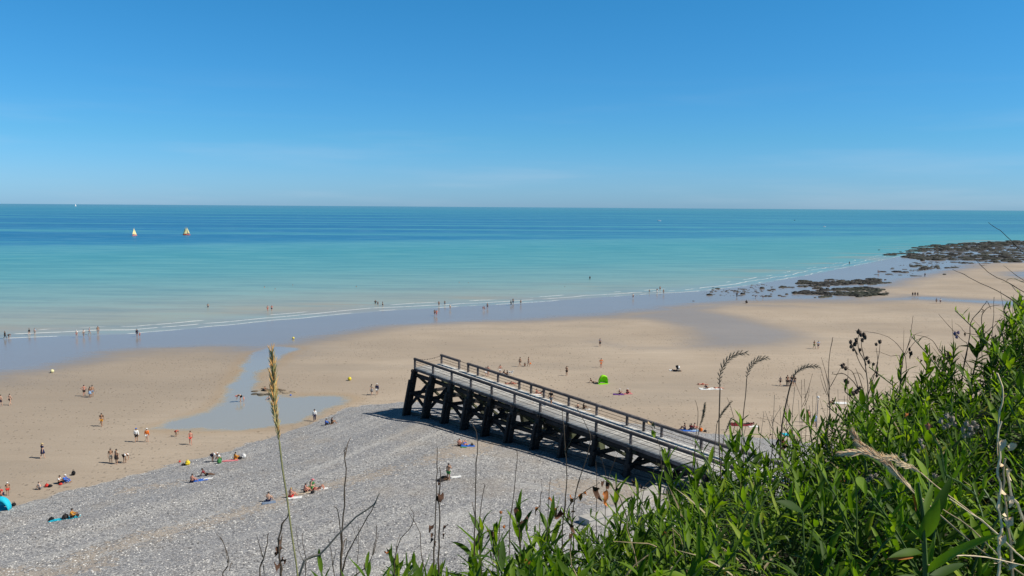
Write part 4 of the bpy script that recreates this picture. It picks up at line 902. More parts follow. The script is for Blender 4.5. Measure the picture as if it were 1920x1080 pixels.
bag(352, 872, 'yellow', .62, .55, 'plump yellow beach bag at the edge of the shingle'); bag(344, 872.5, 'dark', .5, .2, 'flat dark bag left of the yellow one'); bag(337, 867, 'red', .25, .2, 'small red pouch on the sand left of the yellow bag')
bag(411, 869, 'green', .5, .55, 'green rucksack in front of the crouching person in white'); bag(457, 859, 'white', .6, .55, 'white bag right of the ochre shirt'); bag(450, 861, 'black', .5, .3, 'black bag between the ochre shirt and the white bag')
bag(88, 913, 'red', .5, .35, 'red bag on the sand between two seated groups'); bag(94, 913, 'black', .5, .25, 'black bag right beside the red bag'); bag(138, 891, 'black', .5, .5, 'black rucksack standing alone on the sand'); bag(114, 909, 'red', .45, .2, 'small red pouch in front of the white backed sitter')
bag(123, 973, 'dark', .7, .45, 'dark bag on the towel left of the orange shirt'); bag(97, 976, 'black', .6, .3, 'black shoes and bag at the end of the blue towel'); bag(26, 949, 'black', .4, .35, 'black bag right of the cyan shelter')
bag(586, 925, 'black', .4, .25, 'small black bag on the shingle before the green shirt'); bag(1314.5, 809, 'orange', .5, .5, 'orange bag right of the three sitters'); bag(545, 742, 'blue', .3, .2, 'tiny blue bucket right of the dug sand heap')
bag(885, 836, 'dark', .4, .3, 'dark bag at the right end of the vivid blue towel'); bag(1322, 809.5, 'black', .5, .25, 'black bag right of the orange bag'); bag(834, 900, 'brown', .9, .4, 'brown bag heap left of the standing man'); bag(827, 902, 'dark', .8, .25, 'dark clothes bundle farthest left of the standing man')
bag(994.5, 683, 'orange', .3, .3, 'orange bucket at the hand of the walking adult')
# buoys
for px, py, w, c, l in ((98, 699, .62, (.75, .68, .38), 'pale yellow mooring buoy lying on the wet sand at the left'), (655.5, 713.5, .62, (.72, .60, .04), 'bright yellow mooring buoy on the middle sand'),
                        (550, 636, .52, (.80, .66, .12), 'small yellow buoy beside the upper stream')):
    p = gp(px, py); root = empty('buoy', p, l, 'buoy'); m = MB(); m.ball((0, 0, w/2), w/2, 14, 10); m.build('float', mat('buoy_'+str(c), c, .45), root, True)
    MB().ball((0, 0, w*.5), (w*.512, w*.512, w*.07), 14, 5).build('waterline_band', cmat('grey'), root, True)
    MB().tube([(-w*.2, -w*.46, w*.35), (-w*.25, -w*.62, w*.25), (-w*.1, -w*.5, w*.18)], .03, 5).build('mooring_ring', cmat('dark'), root)
# pop-up tents
def tent(px, py, c, W_, H_, rz, label, band_=None):
    p = gp(px, py); root = empty('beach_tent', p, label, 'tent', None, math.radians(rz)); n = 9; k = 12; V = []; V2 = []
    for i in range(n):
        t = math.pi*.03+math.pi*.62*i/(n-1)
        for j in range(k):
            a = math.pi*j/(k-1); w = W_/2*(.82+.18*math.sin(t)); bulge = 1+.02*math.sin(a*6)
            V.append((w*math.cos(a)*bulge, -W_*.42*math.cos(t)*math.sin(a)+.1, H_*math.sin(t)*math.sin(a)**.8*bulge))
    Fq = [(i*k+j, i*k+j+1, (i+1)*k+j+1, (i+1)*k+j) for i in range(n-1) for j in range(k-1)]
    half = (n//2)*k
    shell = MB().add(V, Fq).build('shell', cmat(c), root, True); so = shell.modifiers.new('t', 'SOLIDIFY'); so.thickness = .02
    for i in (0, n//2, n-1): MB().tube([V[i*k+j] for j in range(k)], .025, 5).build('pole_arc', cmat('grey' if band_ is None else band_), root)
    fl = MB().box((0, -.5*W_*.6, .03), (0, .5*W_*.6, .03), W_*.95, .03).build('groundsheet', cmat(c), root)
tent(1130.5, 719.5, 'lime', 1.75, 1.5, 200, 'lime green pop-up beach tent on the dry sand', 'lime')
tent(5, 956, 'cyan', 1.9, 1.3, 160, 'cyan pop-up beach shelter at the left edge of the shingle', 'cyan')
# buggy
p = gp(1271, 696.5); root = empty('baby_buggy', p, 'black baby buggy with raised hood beside a white towel', 'buggy', None, .5)
for x, y in ((-.25, -.3), (.25, -.3), (-.28, .32), (.28, .32)):
    m = MB(); m.tube([(x+.13*0, y+.13*math.cos(a), .14+.13*math.sin(a)) for a in [i*math.pi/5 for i in range(11)]], .025, 5); m.build('wheel', cmat('black'), root)
for x in (-.25, .25): MB().tube([(x, -.3, .14), (x, .05, .55), (x, .45, 1.0)], .02, 5).build('frame', cmat('grey'), root); MB().tube([(x, .32, .14), (x, -.05, .6)], .02, 5).build('frame', cmat('grey'), root)
MB().tube([(-.25, .45, 1.0), (.25, .45, 1.0)], .022, 5).build('handlebar', cmat('grey'), root)
MB().ball((0, 0, .55), (.24, .38, .16), 10, 6).build('seat', cmat('black'), root, True); MB().ball((0, .2, .85), (.28, .28, .26), 10, 6).build('hood', cmat('black'), root, True); MB().ball((-.05, -.32, .82), (.2, .06, .25), 8, 6).build('white_cover', cmat('white'), root, True)
# dogs
def dog(px, py, c, rz, label):
    d = dict(rump=(0, .28, .48), mid=(0, 0, .47), chest=(0, -.26, .48), neck=(0, -.38, .62), head=(0, -.48, .70), muz=(0, -.62, .66), t1=(0, .42, .55), t2=(0, .52, .68))
    for q, s in (('L', 1), ('R', -1)):
        d['sh'+q] = (.09*s, -.26, .38); d['el'+q] = (.09*s, -.24, .22); d['pa'+q] = (.09*s, -.27, .04); d['st'+q] = (.09*s, .20, .32); d['hk'+q] = (.09*s, .36, .18); d['hp'+q] = (.09*s, .30, .04)
    R_ = dict(rump=.10, mid=.10, chest=.13, neck=.08, head=.08, muz=.045, t1=.03, t2=.02)
    me = skin_mesh('body', {k: Vector(v) for k, v in d.items()}, [['mid', 'chest', 'neck', 'head', 'muz'], ['mid', 'rump', 't1', 't2'], ['chest', 'shL', 'elL', 'paL'], ['chest', 'shR', 'elR', 'paR'], ['rump', 'stL', 'hkL', 'hpL'], ['rump', 'stR', 'hkR', 'hpR']],
                   lambda n: R_.get(n, {'sh': .06, 'el': .035, 'pa': .03, 'st': .07, 'hk': .03, 'hp': .03}.get(n[:2], .05)), 'mid')
    p = gp(px, py) if px < 600 or px > 900 else gp(px, py)
    root = empty('dog', p, label, 'dog', None, math.radians(rz)); m_ = mat('fur_'+c, COL[c], .9, .2, 30); me.materials.clear(); me.materials.append(m_); link('body', me, root)
    e = MB()
    for s in (1, -1): e.ball((.06*s, -.44, .79), (.025, .02, .06), 6, 4)
    e.build('ears', m_, root, True)
dog(957.5, 702.5, 'white', 70, 'small white dog standing beside the long haired sitter'); dog(517.5, 584, 'black', -80, 'black dog bending to the water right of two children')
# dug sand heap
def heap(px, py, w, label, c, seed, h=.35):
    p = gp(px, py); r = random.Random(seed); m = MB()
    for _ in range(14): m.ball((r.gauss(0, w*.28), r.gauss(0, w*.16), 0), (r.uniform(.25, .7), r.uniform(.2, .5), r.uniform(.08, h)), 9, 5, .12, r)
    o = m.build('sand_heap', mat('dug_sand_%s' % (c,), c, .9, .25, 8), None, True); o.location = p; tag(o, label, 'sand heap')
heap(506, 733, 3.2, 'dark heap of freshly dug wet sand where children play', (.13, .10, .07), 1); heap(535, 736, 2.4, 'low lighter mound right of the dark dug heap', (.30, .24, .17), 2, .2); heap(497, 740, 1.6, 'small dark mound on the water side of the dug heap', (.10, .085, .065), 5, .25)
# marker pole and beach sign
p = gp(1531, 800); root = empty('marker_pole', p, 'tall grey pole with white ball top beside the person in pale blue', 'pole')
hgt = 56*p.y/F/1.0
MB().tube([(0, 0, -.3), (0, 0, hgt*.5), (.05, 0, hgt)], [.07, .06, .05], 8).build('shaft', cmat('grey'), root); MB().ball((.05, 0, hgt+.12), .17, 10, 8).build('ball_top', cmat('white'), root, True); MB().ball((.05, 0, hgt-.2), (.09, .09, .05), 8, 4).build('collar', cmat('white'), root, True)
# boats
def sailboat(px, py, scale, rz, label, hull, sails, two=False):
    p = on(px, py, 0.0); root = empty('sailing_boat', p, label, 'boat', None, math.radians(rz)); root.scale = (scale,)*3
    V = []; n = 9
    for i in range(n):
        x = -2.6+5.2*i/(n-1); w = .85*(1-abs((x+.3)/2.95)**2.6); 
        for yy, zz in ((-w, .55+.04*x), (-w*.7, .05), (0, -.12), (w*.7, .05), (w, .55+.04*x)): V.append((x, yy, zz))
    Fq = [(i*5+j, i*5+j+1, (i+1)*5+j+1, (i+1)*5+j) for i in range(n-1) for j in range(4)]+[(i*5+4, i*5, (i+1)*5, (i+1)*5+4) for i in range(n-1)]+[(0, 4, 3, 2, 1), tuple(5*(n-1)+j for j in range(5))]
    MB().add(V, Fq).build('hull', mat('hull_'+hull, COL[hull], .4), root, True)
    masts = [(-.2, 6.2)] if not two else [(.9, 6.2), (-1.5, 5.2)]
    for x, h in masts:
        MB().tube([(x, 0, .4), (x, 0, h)], .045, 6).build('mast', cmat('grey'), root); MB().tube([(x, 0, 1.1), (x-(2.2 if not two else 1.8), .1, 1.1)], .035, 6).build('boom', cmat('grey'), root)
        def sail(A_, B_, C_, bel, nm):
            A_, B_, C_ = map(Vector, (A_, B_, C_)); k = 7; vs = []; idx = {}
            for i in range(k+1):
                for j in range(k+1-i):
                    u, v = i/k, j/k; q = A_*(1-u-v)+B_*u+C_*v; q.y += bel*u*(1-u-v)*4+bel*v*(1-u-v)*1.2; idx[(i, j)] = len(vs); vs.append(q)
            fs = []
            for i in range(k):
                for j in range(k-i):
                    fs.append((idx[(i, j)], idx[(i+1, j)], idx[(i, j+1)]))
                    if j < k-i-1: fs.append((idx[(i+1, j)], idx[(i+1, j+1)], idx[(i, j+1)]))
            o = MB().add(vs, fs).build(nm, mat('sail_'+sails, COL[sails] if sails in COL else (.8, .8, .75), .7), root, True); o.modifiers.new('t', 'SOLIDIFY').thickness = .03
        sail((x-.06, 0, 1.2), (x-(2.1 if not two else 1.7), .1, 1.2), (x-.06, 0, h-.1), .3, 'mainsail')
        if x > -1: sail((2.4, 0, .7), (x+.15, .1, .9), (x+.06, 0, h*.85), .25, 'jib')
    MB().ball((-1.2, .2, .8), (.25, .25, .5), 8, 6).build('sailor', cmat('orange'), root, True); MB().ball((-1.2, .2, 1.4), .14, 8, 6).build('sailor_head', smat('tan'), root, True)
COL['cream'] = (.95, .80, .36)
sailboat(252.5, 442.5, 1.25, 75, 'small boat with one cream sail, left one of the near pair', 'pink', 'cream'); sailboat(350, 441, 1.3, 190, 'red hulled boat with two cream sails, right one of the near pair', 'red', 'cream')
sailboat(347, 439.8, 1.2, 150, 'second cream sailed dinghy overlapping the red hulled boat', 'orange', 'cream'); sailboat(142, 386.8, 5.4, 80, 'tiny white sail on the horizon at the left', 'white', 'white')
def launch(px, py, sc, label, c):
    p = on(px, py, 0.0); root = empty('motor_boat', p, label, 'boat'); root.scale = (sc,)*3; V = []; n = 8
    for i in range(n):
        x = -2.5+5*i/(n-1); w = .9*(1-max(0, x/2.6)**2.2)
        for yy, zz in ((-w, .7+.05*max(x, 0)), (-w*.6, 0), (w*.6, 0), (w, .7+.05*max(x, 0))): V.append((x, yy, zz))
    Fq = [(i*4+j, i*4+j+1, (i+1)*4+j+1, (i+1)*4+j) for i in range(n-1) for j in range(3)]+[(i*4+3, i*4, i*4+4, i*4+7) for i in range(n-1)]+[(0, 3, 2, 1), (28, 29, 30, 31)]
    MB().add(V, Fq).build('hull', cmat(c), root); MB().beam((-1, 0, 1.0), (.7, 0, 1.0), 1.1, .7).build('cabin', cmat(c), root); MB().beam((-.9, 0, 1.42), (.5, 0, 1.42), 1.2, .08).build('roof', cmat('white'), root)
launch(1236, 414.6, 1.7, 'distant white motor boat right of the middle', 'white'); launch(1545.5, 425.6, 1.0, 'tiny white launch in the dark blue band at the right', 'white'); launch(1490, 413.2, .9, 'tiny dark launch far out at the right', 'dark')
# ------------------------------------------------------------------ the cliff top the picture was taken from
TB_PX = np.array([-900, 300, 500, 650, 800, 950, 1050, 1150, 1250, 1350, 1450, 1550, 1650, 1750, 1850, 1920, 2100, 2500], float)
TB_SIL = np.array([1320, 1240, 1180, 1100, 1052, 1018, 1008, 1002, 930, 862, 838, 800, 735, 692, 645, 595, 515, 420], float)
TB_Y = np.array([1.9, 1.9, 1.95, 2.0, 2.2, 2.45, 2.7, 2.9, 3.2, 3.5, 3.7, 3.9, 4.0, 4.1, 4.2, 4.3, 4.7, 5.4])
YN = 1.55; HB = .24
TU = []; TZN = []; TZS = []
for px, sy, ys in zip(TB_PX, TB_SIL, TB_Y):
    pn = at(px, max(1100, sy+70), YN); pf = at(px, sy, ys); TU.append(pf.x/pf.y); TZN.append(pn.z); TZS.append(pf.z)
TU = np.array(TU); TZN = np.array(TZN); TZS = np.array(TZS)
def bank(X, Y):
    """ground of the bank (plants stand about HB above it)"""
    X = np.asarray(X, float); Y = np.asarray(Y, float); Yc = np.maximum(Y, YN); u = X/Yc
    ys = np.interp(u, TU, TB_Y); zn = np.interp(u, TU, TZN); zs = np.interp(u, TU, TZS)
    f = (Yc-YN)/(ys-YN); z = zn+(zs-zn)*np.minimum(f, 1)
    over = np.maximum(Yc-ys, 0); z = z-over*1.1-over**2*.9
    z = z-np.maximum(YN-Y, 0)*.25
    return z-HB+.03*np.sin(X*9+Y*4)*np.cos(Y*7-X*3)
def bank1(x, y): return float(bank([x], [y])[0])
def edge_y(u): return float(np.interp(u, TU, TB_Y))
ys_ = np.concatenate([np.linspace(-3, 8, 150), np.linspace(8.3, 16, 30)]); xs_ = np.linspace(-6, 12, 190)
BY, BX = np.meshgrid(ys_, xs_, indexing='ij'); BX = BX.ravel(); BY = BY.ravel(); BZ = np.maximum(bank(BX, BY), 2.0)
def soil():
    t = NT('bank_soil'); P = t.pos(); n1 = t.noise(P, 9, 5, .7)
    c = t.ramp(n1, [(.3, (.018, .016, .010)), (.55, (.045, .042, .022)), (.75, (.09, .075, .045))])
    return t.set(Base_Color=c, Roughness=.95, Normal=t.bump(n1, .8, .05))
bk = link('cliff_top', np_mesh('cliff_top', np.stack([BX, BY, BZ], 1), grid_faces(180, 190), soil(), sm=True)); tag(bk, 'overgrown cliff top bank dropping to the beach', kind='structure')

# ------------------------------------------------------------------ leaves
def leaf_material(name, stops, rough=.58, trans=.45, attr=False):
    t = NT(name)
    r = t.attr('tone') if attr else t.n('ShaderNodeObjectInfo').outputs['Random']
    n = t.noise(t.pos(), 26, 3, .6); f = t.math('ADD', t.math('MULTIPLY', r, .8), t.math('MULTIPLY', n, .25))
    c = t.ramp(f, stops)
    t.set(Base_Color=c, Roughness=rough, Specular_IOR_Level=.28)
    tr = t.n('ShaderNodeBsdfTranslucent', {'Color': t.mix(1.0, c, (1.35, 1.5, .3), 'MULTIPLY')}).outputs[0]
    mx = t.n('ShaderNodeMixShader', {0: trans, 1: t.b.outputs[0], 2: tr}).outputs[0]; t.L.new(mx, t.out.inputs[0]); return t.m
G = [(0, (.020, .050, .006)), (.30, (.060, .125, .011)), (.58, (.145, .25, .018)), (.85, (.24, .36, .028)), (.96, (.34, .38, .045)), (1, (.42, .33, .08))]
M_LEAF = leaf_material('green_leaf', G); M_LEAFA = leaf_material('green_leaf_undergrowth', G, attr=True)
M_HERB = leaf_material('herb_leaf', [(0, (.028, .060, .016)), (.4, (.05, .105, .026)), (.8, (.09, .155, .045)), (1, (.16, .19, .08))], attr=True, trans=.3)
M_STRAW = leaf_material('straw_blades', [(0, (.16, .12, .07)), (.5, (.30, .24, .14)), (1, (.48, .41, .28))], attr=True, rough=.6, trans=.15)
M_STEM = mat('green_stem', (.075, .13, .035), .5, .2, 20); M_DRY = mat('dry_brown_stem', (.10, .075, .055), .8, .3, 40); M_DRYL = mat('pale_dry_stem', (.50, .38, .23), .75, .25, 40)
M_DEAD = mat('dead_brown_leaf', (.10, .05, .03), .8, .45, 35); M_RUST = mat('rusty_orange_leaf', (.42, .14, .03), .7, .4, 35); M_SEED = mat('dark_seed_head', (.095, .068, .055), .9, .4, 60)
M_GREYH = mat('grey_fuzzy_head', (.32, .27, .22), .95, .4, 60); M_VIO = mat('violet_thistle', (.30, .22, .34), .8, .3, 60)
def leaf_geo(L, w, bend, fold=.35, nseg=5, twist=0.0, wave=0.0):
    """lance-shaped leaf along +Y, hinged at the origin, with a folded midrib, drooping by bend"""
    V = []; y = 0; z = 0; a = 0
    for i in range(nseg+1):
        t = i/nseg; ww = w*.5*(math.sin(math.pi*min(1, t*.93+.07))**.75)*(1-.25*t) if 0 < t < 1 else w*(.07 if t == 0 else .004)
        tw = twist*t; hz = fold*ww
        wob = wave*math.sin(t*9)*ww
        V += [(-ww*math.cos(tw), y, z+hz-ww*math.sin(tw)+wob), (0, y, z), (ww*math.cos(tw), y, z+hz+ww*math.sin(tw)-wob)]
        a -= bend/nseg; y += L/nseg*math.cos(a); z += L/nseg*math.sin(a)
    Q = []
    for i in range(nseg):
        b = i*3; Q += [(b, b+1, b+4, b+3), (b+1, b+2, b+5, b+4)]
    return V, Q
LG = [leaf_geo(1, w, b, .35, 5, tw, wv) for w, b, tw, wv in ((.20, .25, .2, .1), (.16, .6, -.3, .2), (.24, .05, .1, .15), (.18, 1.1, .3, .1), (.14, -.3, -.2, 0), (.27, .45, -.15, .3))]
LM = []
for V, Q in LG:
    me = MB().add(V, Q).mesh('leaf', M_LEAF, True); LM.append(me)
def shoot_spec(r, H, lean, nl, Lm, dense=1.0):
    """stem points and leaf transforms of one upright leafy shoot"""
    az = r.uniform(0, 2*math.pi); st = []
    for i in range(5):
        t = i/4; st.append(Vector((lean.x*t*t*H+.01*math.sin(az+4*t), lean.y*t*t*H+.01*math.cos(az+3*t), H*t)))
    lv = []; phi = r.uniform(0, 6.28)
    for i in range(nl):
        t = .22+.78*(i/(nl-1))**.85; p = st[min(3, int(t*4))].lerp(st[min(4, int(t*4)+1)], t*4-int(t*4)) if t < 1 else st[4]
        phi += 2.4+r.uniform(-.4, .4); el = math.radians(12+64*t**1.3+r.uniform(-16, 14)); L = Lm*(.72+.45*math.sin(math.pi*min(1, t*.85)))*r.uniform(.8, 1.15)*(1 if t < .93 else .72)
        lv.append((p, phi, el, L, r.randrange(6), r.uniform(-.5, .5)))
    return st, lv
def leaf_matrix(p, phi, el, L, roll):
    return Matrix.Translation(p) @ Matrix.Rotation(phi, 4, 'Z') @ Matrix.Rotation(el, 4, 'X') @ Matrix.Rotation(roll, 4, 'Y') @ Matrix.Diagonal((L, L, L, 1))
# distinct shoots, leaf by leaf
def shoot(loc, H, lean, nl, Lm, label, group, seed):
    r = random.Random(seed); st, lv = shoot_spec(r, H, lean, nl, Lm)
    root = empty('leafy_shoot', loc, label, 'plant', group)
    MB().tube(st, [.0045, .004, .0035, .003, .002], 4).build('stem', M_STEM, root)
    for p, phi, el, L, k, roll in lv:
        o = bpy.data.objects.new('leaf', LM[k]); C.objects.link(o); o.parent = root; o.matrix_local = leaf_matrix(p, phi, el, L, roll)
    return root
def place_tip(px, py, Y):
    """a stem whose tip is seen at px,py and that stands at distance Y on the bank"""
    p = at(px, py, Y); g = bank1(p.x, p.y); return Vector((p.x, p.y, g)), max(.12, p.z-g)
DIST = [  # tip px, tip py, distance, leaf length, leaves, wording
 (980, 925, 2.55, .085, 16, 'upright narrow leafed shoot standing against the shingle, left of the rusty leaves'), (1002, 932, 2.5, .08, 14, 'slimmer shoot just right of another against the shingle'),
 (1160, 880, 2.9, .085, 18, 'tight upright tuft of leaves just above the pale sea wall'), (1272, 828, 3.2, .10, 22, 'tall closed leafy shoot crossing the lower walkway rail'),
 (1300, 850, 3.15, .09, 12, 'broad dark leaf shoot right beside the tall closed one'), (1390, 800, 3.5, .115, 24, 'bushy bright shoot crossing the lower end of the walkway'),
 (1372, 838, 3.4, .09, 14, 'smaller shoot leaning left below the bushy bright one'), (1430, 845, 3.5, .085, 14, 'low shoot in front of the dark shingle beside the walkway end'),
 (870, 965, 2.35, .095, 18, 'bright spreading shoot below the standing man, leaves wide open'), (895, 1010, 2.3, .08, 14, 'darker shoot at the foot of the bright spreading one'),
 (768, 1026, 2.15, .09, 16, 'lone leafy shoot standing farthest left on the bank'), (745, 1062, 2.1, .07, 10, 'small shoot with curled leaf left of the lone one'),
 (945, 968, 2.4, .08, 16, 'shoot with brown tipped leaves between two brighter shoots'), (1060, 965, 2.6, .08, 14, 'dark shoot below the rusty leaves'),
 (1205, 905, 3.0, .08, 16, 'feathery shoot right of the pale sea wall'), (1235, 885, 3.05, .085, 16, 'full shoot between the sea wall and the walkway'),
 (1690, 660, 4.0, .09, 18, 'star shaped shoot on the skyline of the bank under bare stalks'), (1738, 655, 4.05, .09, 18, 'tall shoot with yellow green tip on the bank skyline'),
 (1830, 612, 4.15, .10, 20, 'pointed shoot on the bank skyline under curling tendrils'), (1880, 612, 4.2, .095, 20, 'broad shoot near the right edge on the bank skyline'),
 (1912, 545, 4.2, .09, 20, 'tallest shoot at the right edge with dark stalk behind'), (1640, 700, 3.95, .08, 16, 'leftmost bright shoot on the skyline beside seed heads'),
 (1600, 745, 3.85, .075, 14, 'low shoot at the foot of the branching seed head plant'), (1775, 640, 4.1, .085, 16, 'fine leafed shoot on the skyline between two taller ones'),
 (1855, 640, 4.1, .09, 16, 'shoot with upright pale leaves on the skyline'), (1540, 800, 3.8, .07, 14, 'small shoot just right of the dry stalk thicket')]
RL = random.Random(11)
for i, (px, py, Y, Lm, nl, lab) in enumerate(DIST):
    g, H = place_tip(px, py+Lm*.55*F/Y, Y); shoot(g, H, Vector((RL.uniform(-.2, .2), RL.uniform(-.2, .2), 0)), nl, Lm, lab+'', 'leafy shoots along the edge of the bank', 100+i)
# the near plant with broad leaves at the lower right
near = at(1738, 1150, 1.45); near_root = empty('broad_leaf_plant', near, 'nearest plant with big broad leaves and one long dark leaf at lower right', 'plant')
def fixed_leaf(px0, py0, px1, py1, Y0, Y1, w, bend, mt, root, nm='leaf', roll=0.0, fold=.3, name_label=None):
    a = at(px0, py0, Y0); b = at(px1, py1, Y1); L = (b-a).length; V, Q = leaf_geo(L*1.03, w, bend, fold, 8, 0.1, .1)
    o = MB().add(V, Q).build(nm, mt, root, True); d = (b-a).normalized()
    # leaf runs along local Y, faces up/back towards the light
    view = -a+Vector((0, 0, EYE)); z = (view.normalized()*.6+Vector((.4, 0, .7)))
    z = (z-d*z.dot(d)).normalized(); x = d.cross(z); M = Matrix((x, d, z)).transposed().to_4x4() @ Matrix.Rotation(roll, 4, 'Y'); M.translation = a-root.location; o.matrix_local = M
    if name_label: o['label'] = name_label
    return o
Y0 = 1.45
MB().tube([at(1738, 1150, Y0)-near, at(1735, 1060, Y0)-near, at(1730, 960, Y0)-near, at(1722, 905, Y0)-near], [.006, .005, .004, .002], 6).build('stem', M_STEM, near_root)
for a in [(1735, 1075, 1844, 985, Y0, Y0-.08, .030, .35), (1728, 1010, 1762, 940, Y0, Y0-.02, .030, .15), (1733, 1000, 1785, 895, Y0, Y0+.02, .022, .1), (1722, 950, 1718, 898, Y0, Y0, .018, .1),
          (1728, 985, 1712, 940, Y0, Y0, .014, .2), (1730, 1035, 1680, 1030, Y0, Y0-.04, .018, .5), (1734, 1085, 1660, 1068, Y0, Y0-.06, .018, .9), (1735, 1020, 1700, 975, Y0, Y0, .014, .3),
          (1738, 1065, 1752, 1010, Y0, Y0, .012, .1), (1736, 1090, 1820, 1040, Y0, Y0+.05, .02, .4), (1730, 970, 1750, 905, Y0, Y0+.04, .014, .1), (1738, 1105, 1705, 1095, Y0, Y0-.05, .016, .9), (1740, 1110, 1790, 1100, Y0, Y0-.05, .016, .8)]:
    fixed_leaf(*a, M_LEAF, near_root)
fixed_leaf(1712, 1045, 1668, 1040, Y0-.02, Y0-.03, .014, .5, M_RUST, near_root, name_label='leaf turning rusty red')
fixed_leaf(1718, 960, 1714, 925, Y0, Y0, .008, .2, M_RUST, near_root, name_label='narrow rusty leaf')
fixed_leaf(1716, 920, 1692, 905, Y0, Y0, .008, -.4, M_DRYL, near_root, name_label='withered pale leaf')

# scattered shoots over the bank: nearest ones are things, the rest is undergrowth
r = random.Random(5); cand = []
step = .067
y = 1.15
while y < 6.2:
    x = -1.4
    while x < 5.5:
        xx = x+r.uniform(-.05, .05); yy = y+r.uniform(-.05, .05); u = xx/yy; e = edge_y(u)
        if yy < e+1.0 and -.62 < u < 1.25 and not (u < -.12 and yy < e-.1 and r.random() < .3): cand.append((xx, yy, u, e))
        x += step*(1 if yy < 3 else 1.15)
    y += step*(1 if y < 3 else 1.15)
def screen(p):
    c = CM3.T @ np.array([p[0], p[1], p[2]-EYE]); return 960+F*c[0]/-c[2], 540-F*c[1]/-c[2]
def shoot_words(px, py, H, Lm):
    where = ('at the left end of the bank before the shingle' if px < 1000 else 'in the front below the pale sea wall' if px < 1300 else 'in the mass under the dry thicket and grass heads' if px < 1560 else
             'round the bleached grass bunch and broad leaf plant' if px < 1800 else 'on the right slope beside the twisted straw')
    look = ('tall ' if H > .26 else 'low ' if H < .17 else 'middling ')+('broad leafed' if Lm > .068 else 'small leafed' if Lm < .048 else 'green')
    return look+' shoot '+where, 'shoots '+where
inst = [[] for _ in range(6)]; tones = [[] for _ in range(6)]; thing_n = 0; stems = MB(); ordered = sorted(cand, key=lambda c: c[1])
def patchy(x, y): return .5+.5*math.sin(x*3.1+1.3*math.sin(y*2.3))*math.cos(y*2.7+x*.7)
for xx, yy, u, e in ordered:
    z = bank1(xx, yy); pz = patchy(xx, yy)
    if r.random() < .12+1.5*max(0, .45-pz): continue
    pxx, pyy = screen((xx, yy, z+.12))
    if 1330 < pxx < 1680 and pyy > 900 and r.random() < .62: continue
    if pxx > 1790 and pyy > 690 and r.random() < .40: continue
    H = (.15+.17*r.random())*(.65+.55*pz); Lm = (.045+.048*r.random()**1.4)*(1.12 if yy < 2.4 else 1)
    if yy > e: H *= 1.05
    if yy < 1.75: H *= .7
    px, py = screen((xx, yy, z+H)); vis = -40 < px < 1960 and py < 1110 and yy < e+.15
    lean = Vector((max(-.65, min(.65, r.gauss(0, .4))), max(-.65, min(.5, r.gauss(-.05, .35))), 0)); nl = r.randint(10, 18)
    if vis and thing_n < 270 and r.random() < .62:
        thing_n += 1; shoot(Vector((xx, yy, z)), H, lean, nl, Lm, *shoot_words(px, py, H, Lm), thing_n+500); continue
    st, lv = shoot_spec(r, H, lean, nl, Lm); stems.tube([p+Vector((xx, yy, z)) for p in st], .003, 3); tn = r.random()
    for p, phi, el, L, k, roll in lv:
        inst[k].append(leaf_matrix(p+Vector((xx, yy, z)), phi, el, L, roll)); tones[k].append(min(1, (tn*.6+r.random()*.45)**1.5))
def bake(name, geos, inst, tones, mt, label, extra=None):
    Vs = []; Qs = []; T = []; base = 0
    for (V, Q), Ms, ts in zip(geos, inst, tones):
        if not Ms: continue
        V = np.array(V); Vh = np.c_[V, np.ones(len(V))]; M = np.array([[list(rw) for rw in m] for m in Ms]); W = np.einsum('nij,vj->nvi', M, Vh)[:, :, :3]; n = len(Ms); nv = len(V)
        Vs.append(W.reshape(-1, 3)); q = np.array(Q)[None]+(base+np.arange(n)*nv)[:, None, None]; Qs.append(q.reshape(-1, 4)); T.append(np.repeat(ts, nv)); base += n*nv
    o = link(name, np_mesh(name, np.vstack(Vs), np.vstack(Qs), mt, dict(tone=np.concatenate(T)), sm=True)); tag(o, label, kind='stuff'); return o
bake('undergrowth', LG, inst, tones, M_LEAFA, 'dense mass of green leafy shoots filling the bank')
tag(stems.build('undergrowth_stems', M_STEM), 'thin green stems below the leaves of the bank', kind='stuff')
# fine herbs: small leaves low in the mass
SG = [leaf_geo(1, w, b, .25, 2) for w, b in ((.42, .5), (.3, .9), (.22, .3))]
inst = [[], [], []]; tones = [[], [], []]
for _ in range(3600):
    yy = r.uniform(1.2, 5.4); u = r.uniform(-.45, .95); xx = u*yy; e = edge_y(u)
    if yy > e+.9: continue
    z = bank1(xx, yy); h = r.uniform(.03, .17 if patchy(xx, yy) > .4 else .24)
    if yy < 1.6: h *= .6
    for _k in range(22):
        k = r.randrange(3); p = Vector((xx+r.gauss(0, .045), yy+r.gauss(0, .045), z+h*r.random()+.01))
        inst[k].append(leaf_matrix(p, r.uniform(0, 6.3), r.uniform(-.3, 1.1), r.uniform(.014, .038), r.uniform(-.6, .6))); tones[k].append(r.random())
bake('ground_herbs', SG, inst, tones, M_HERB, 'tangle of small leaved herbs between the shoots')
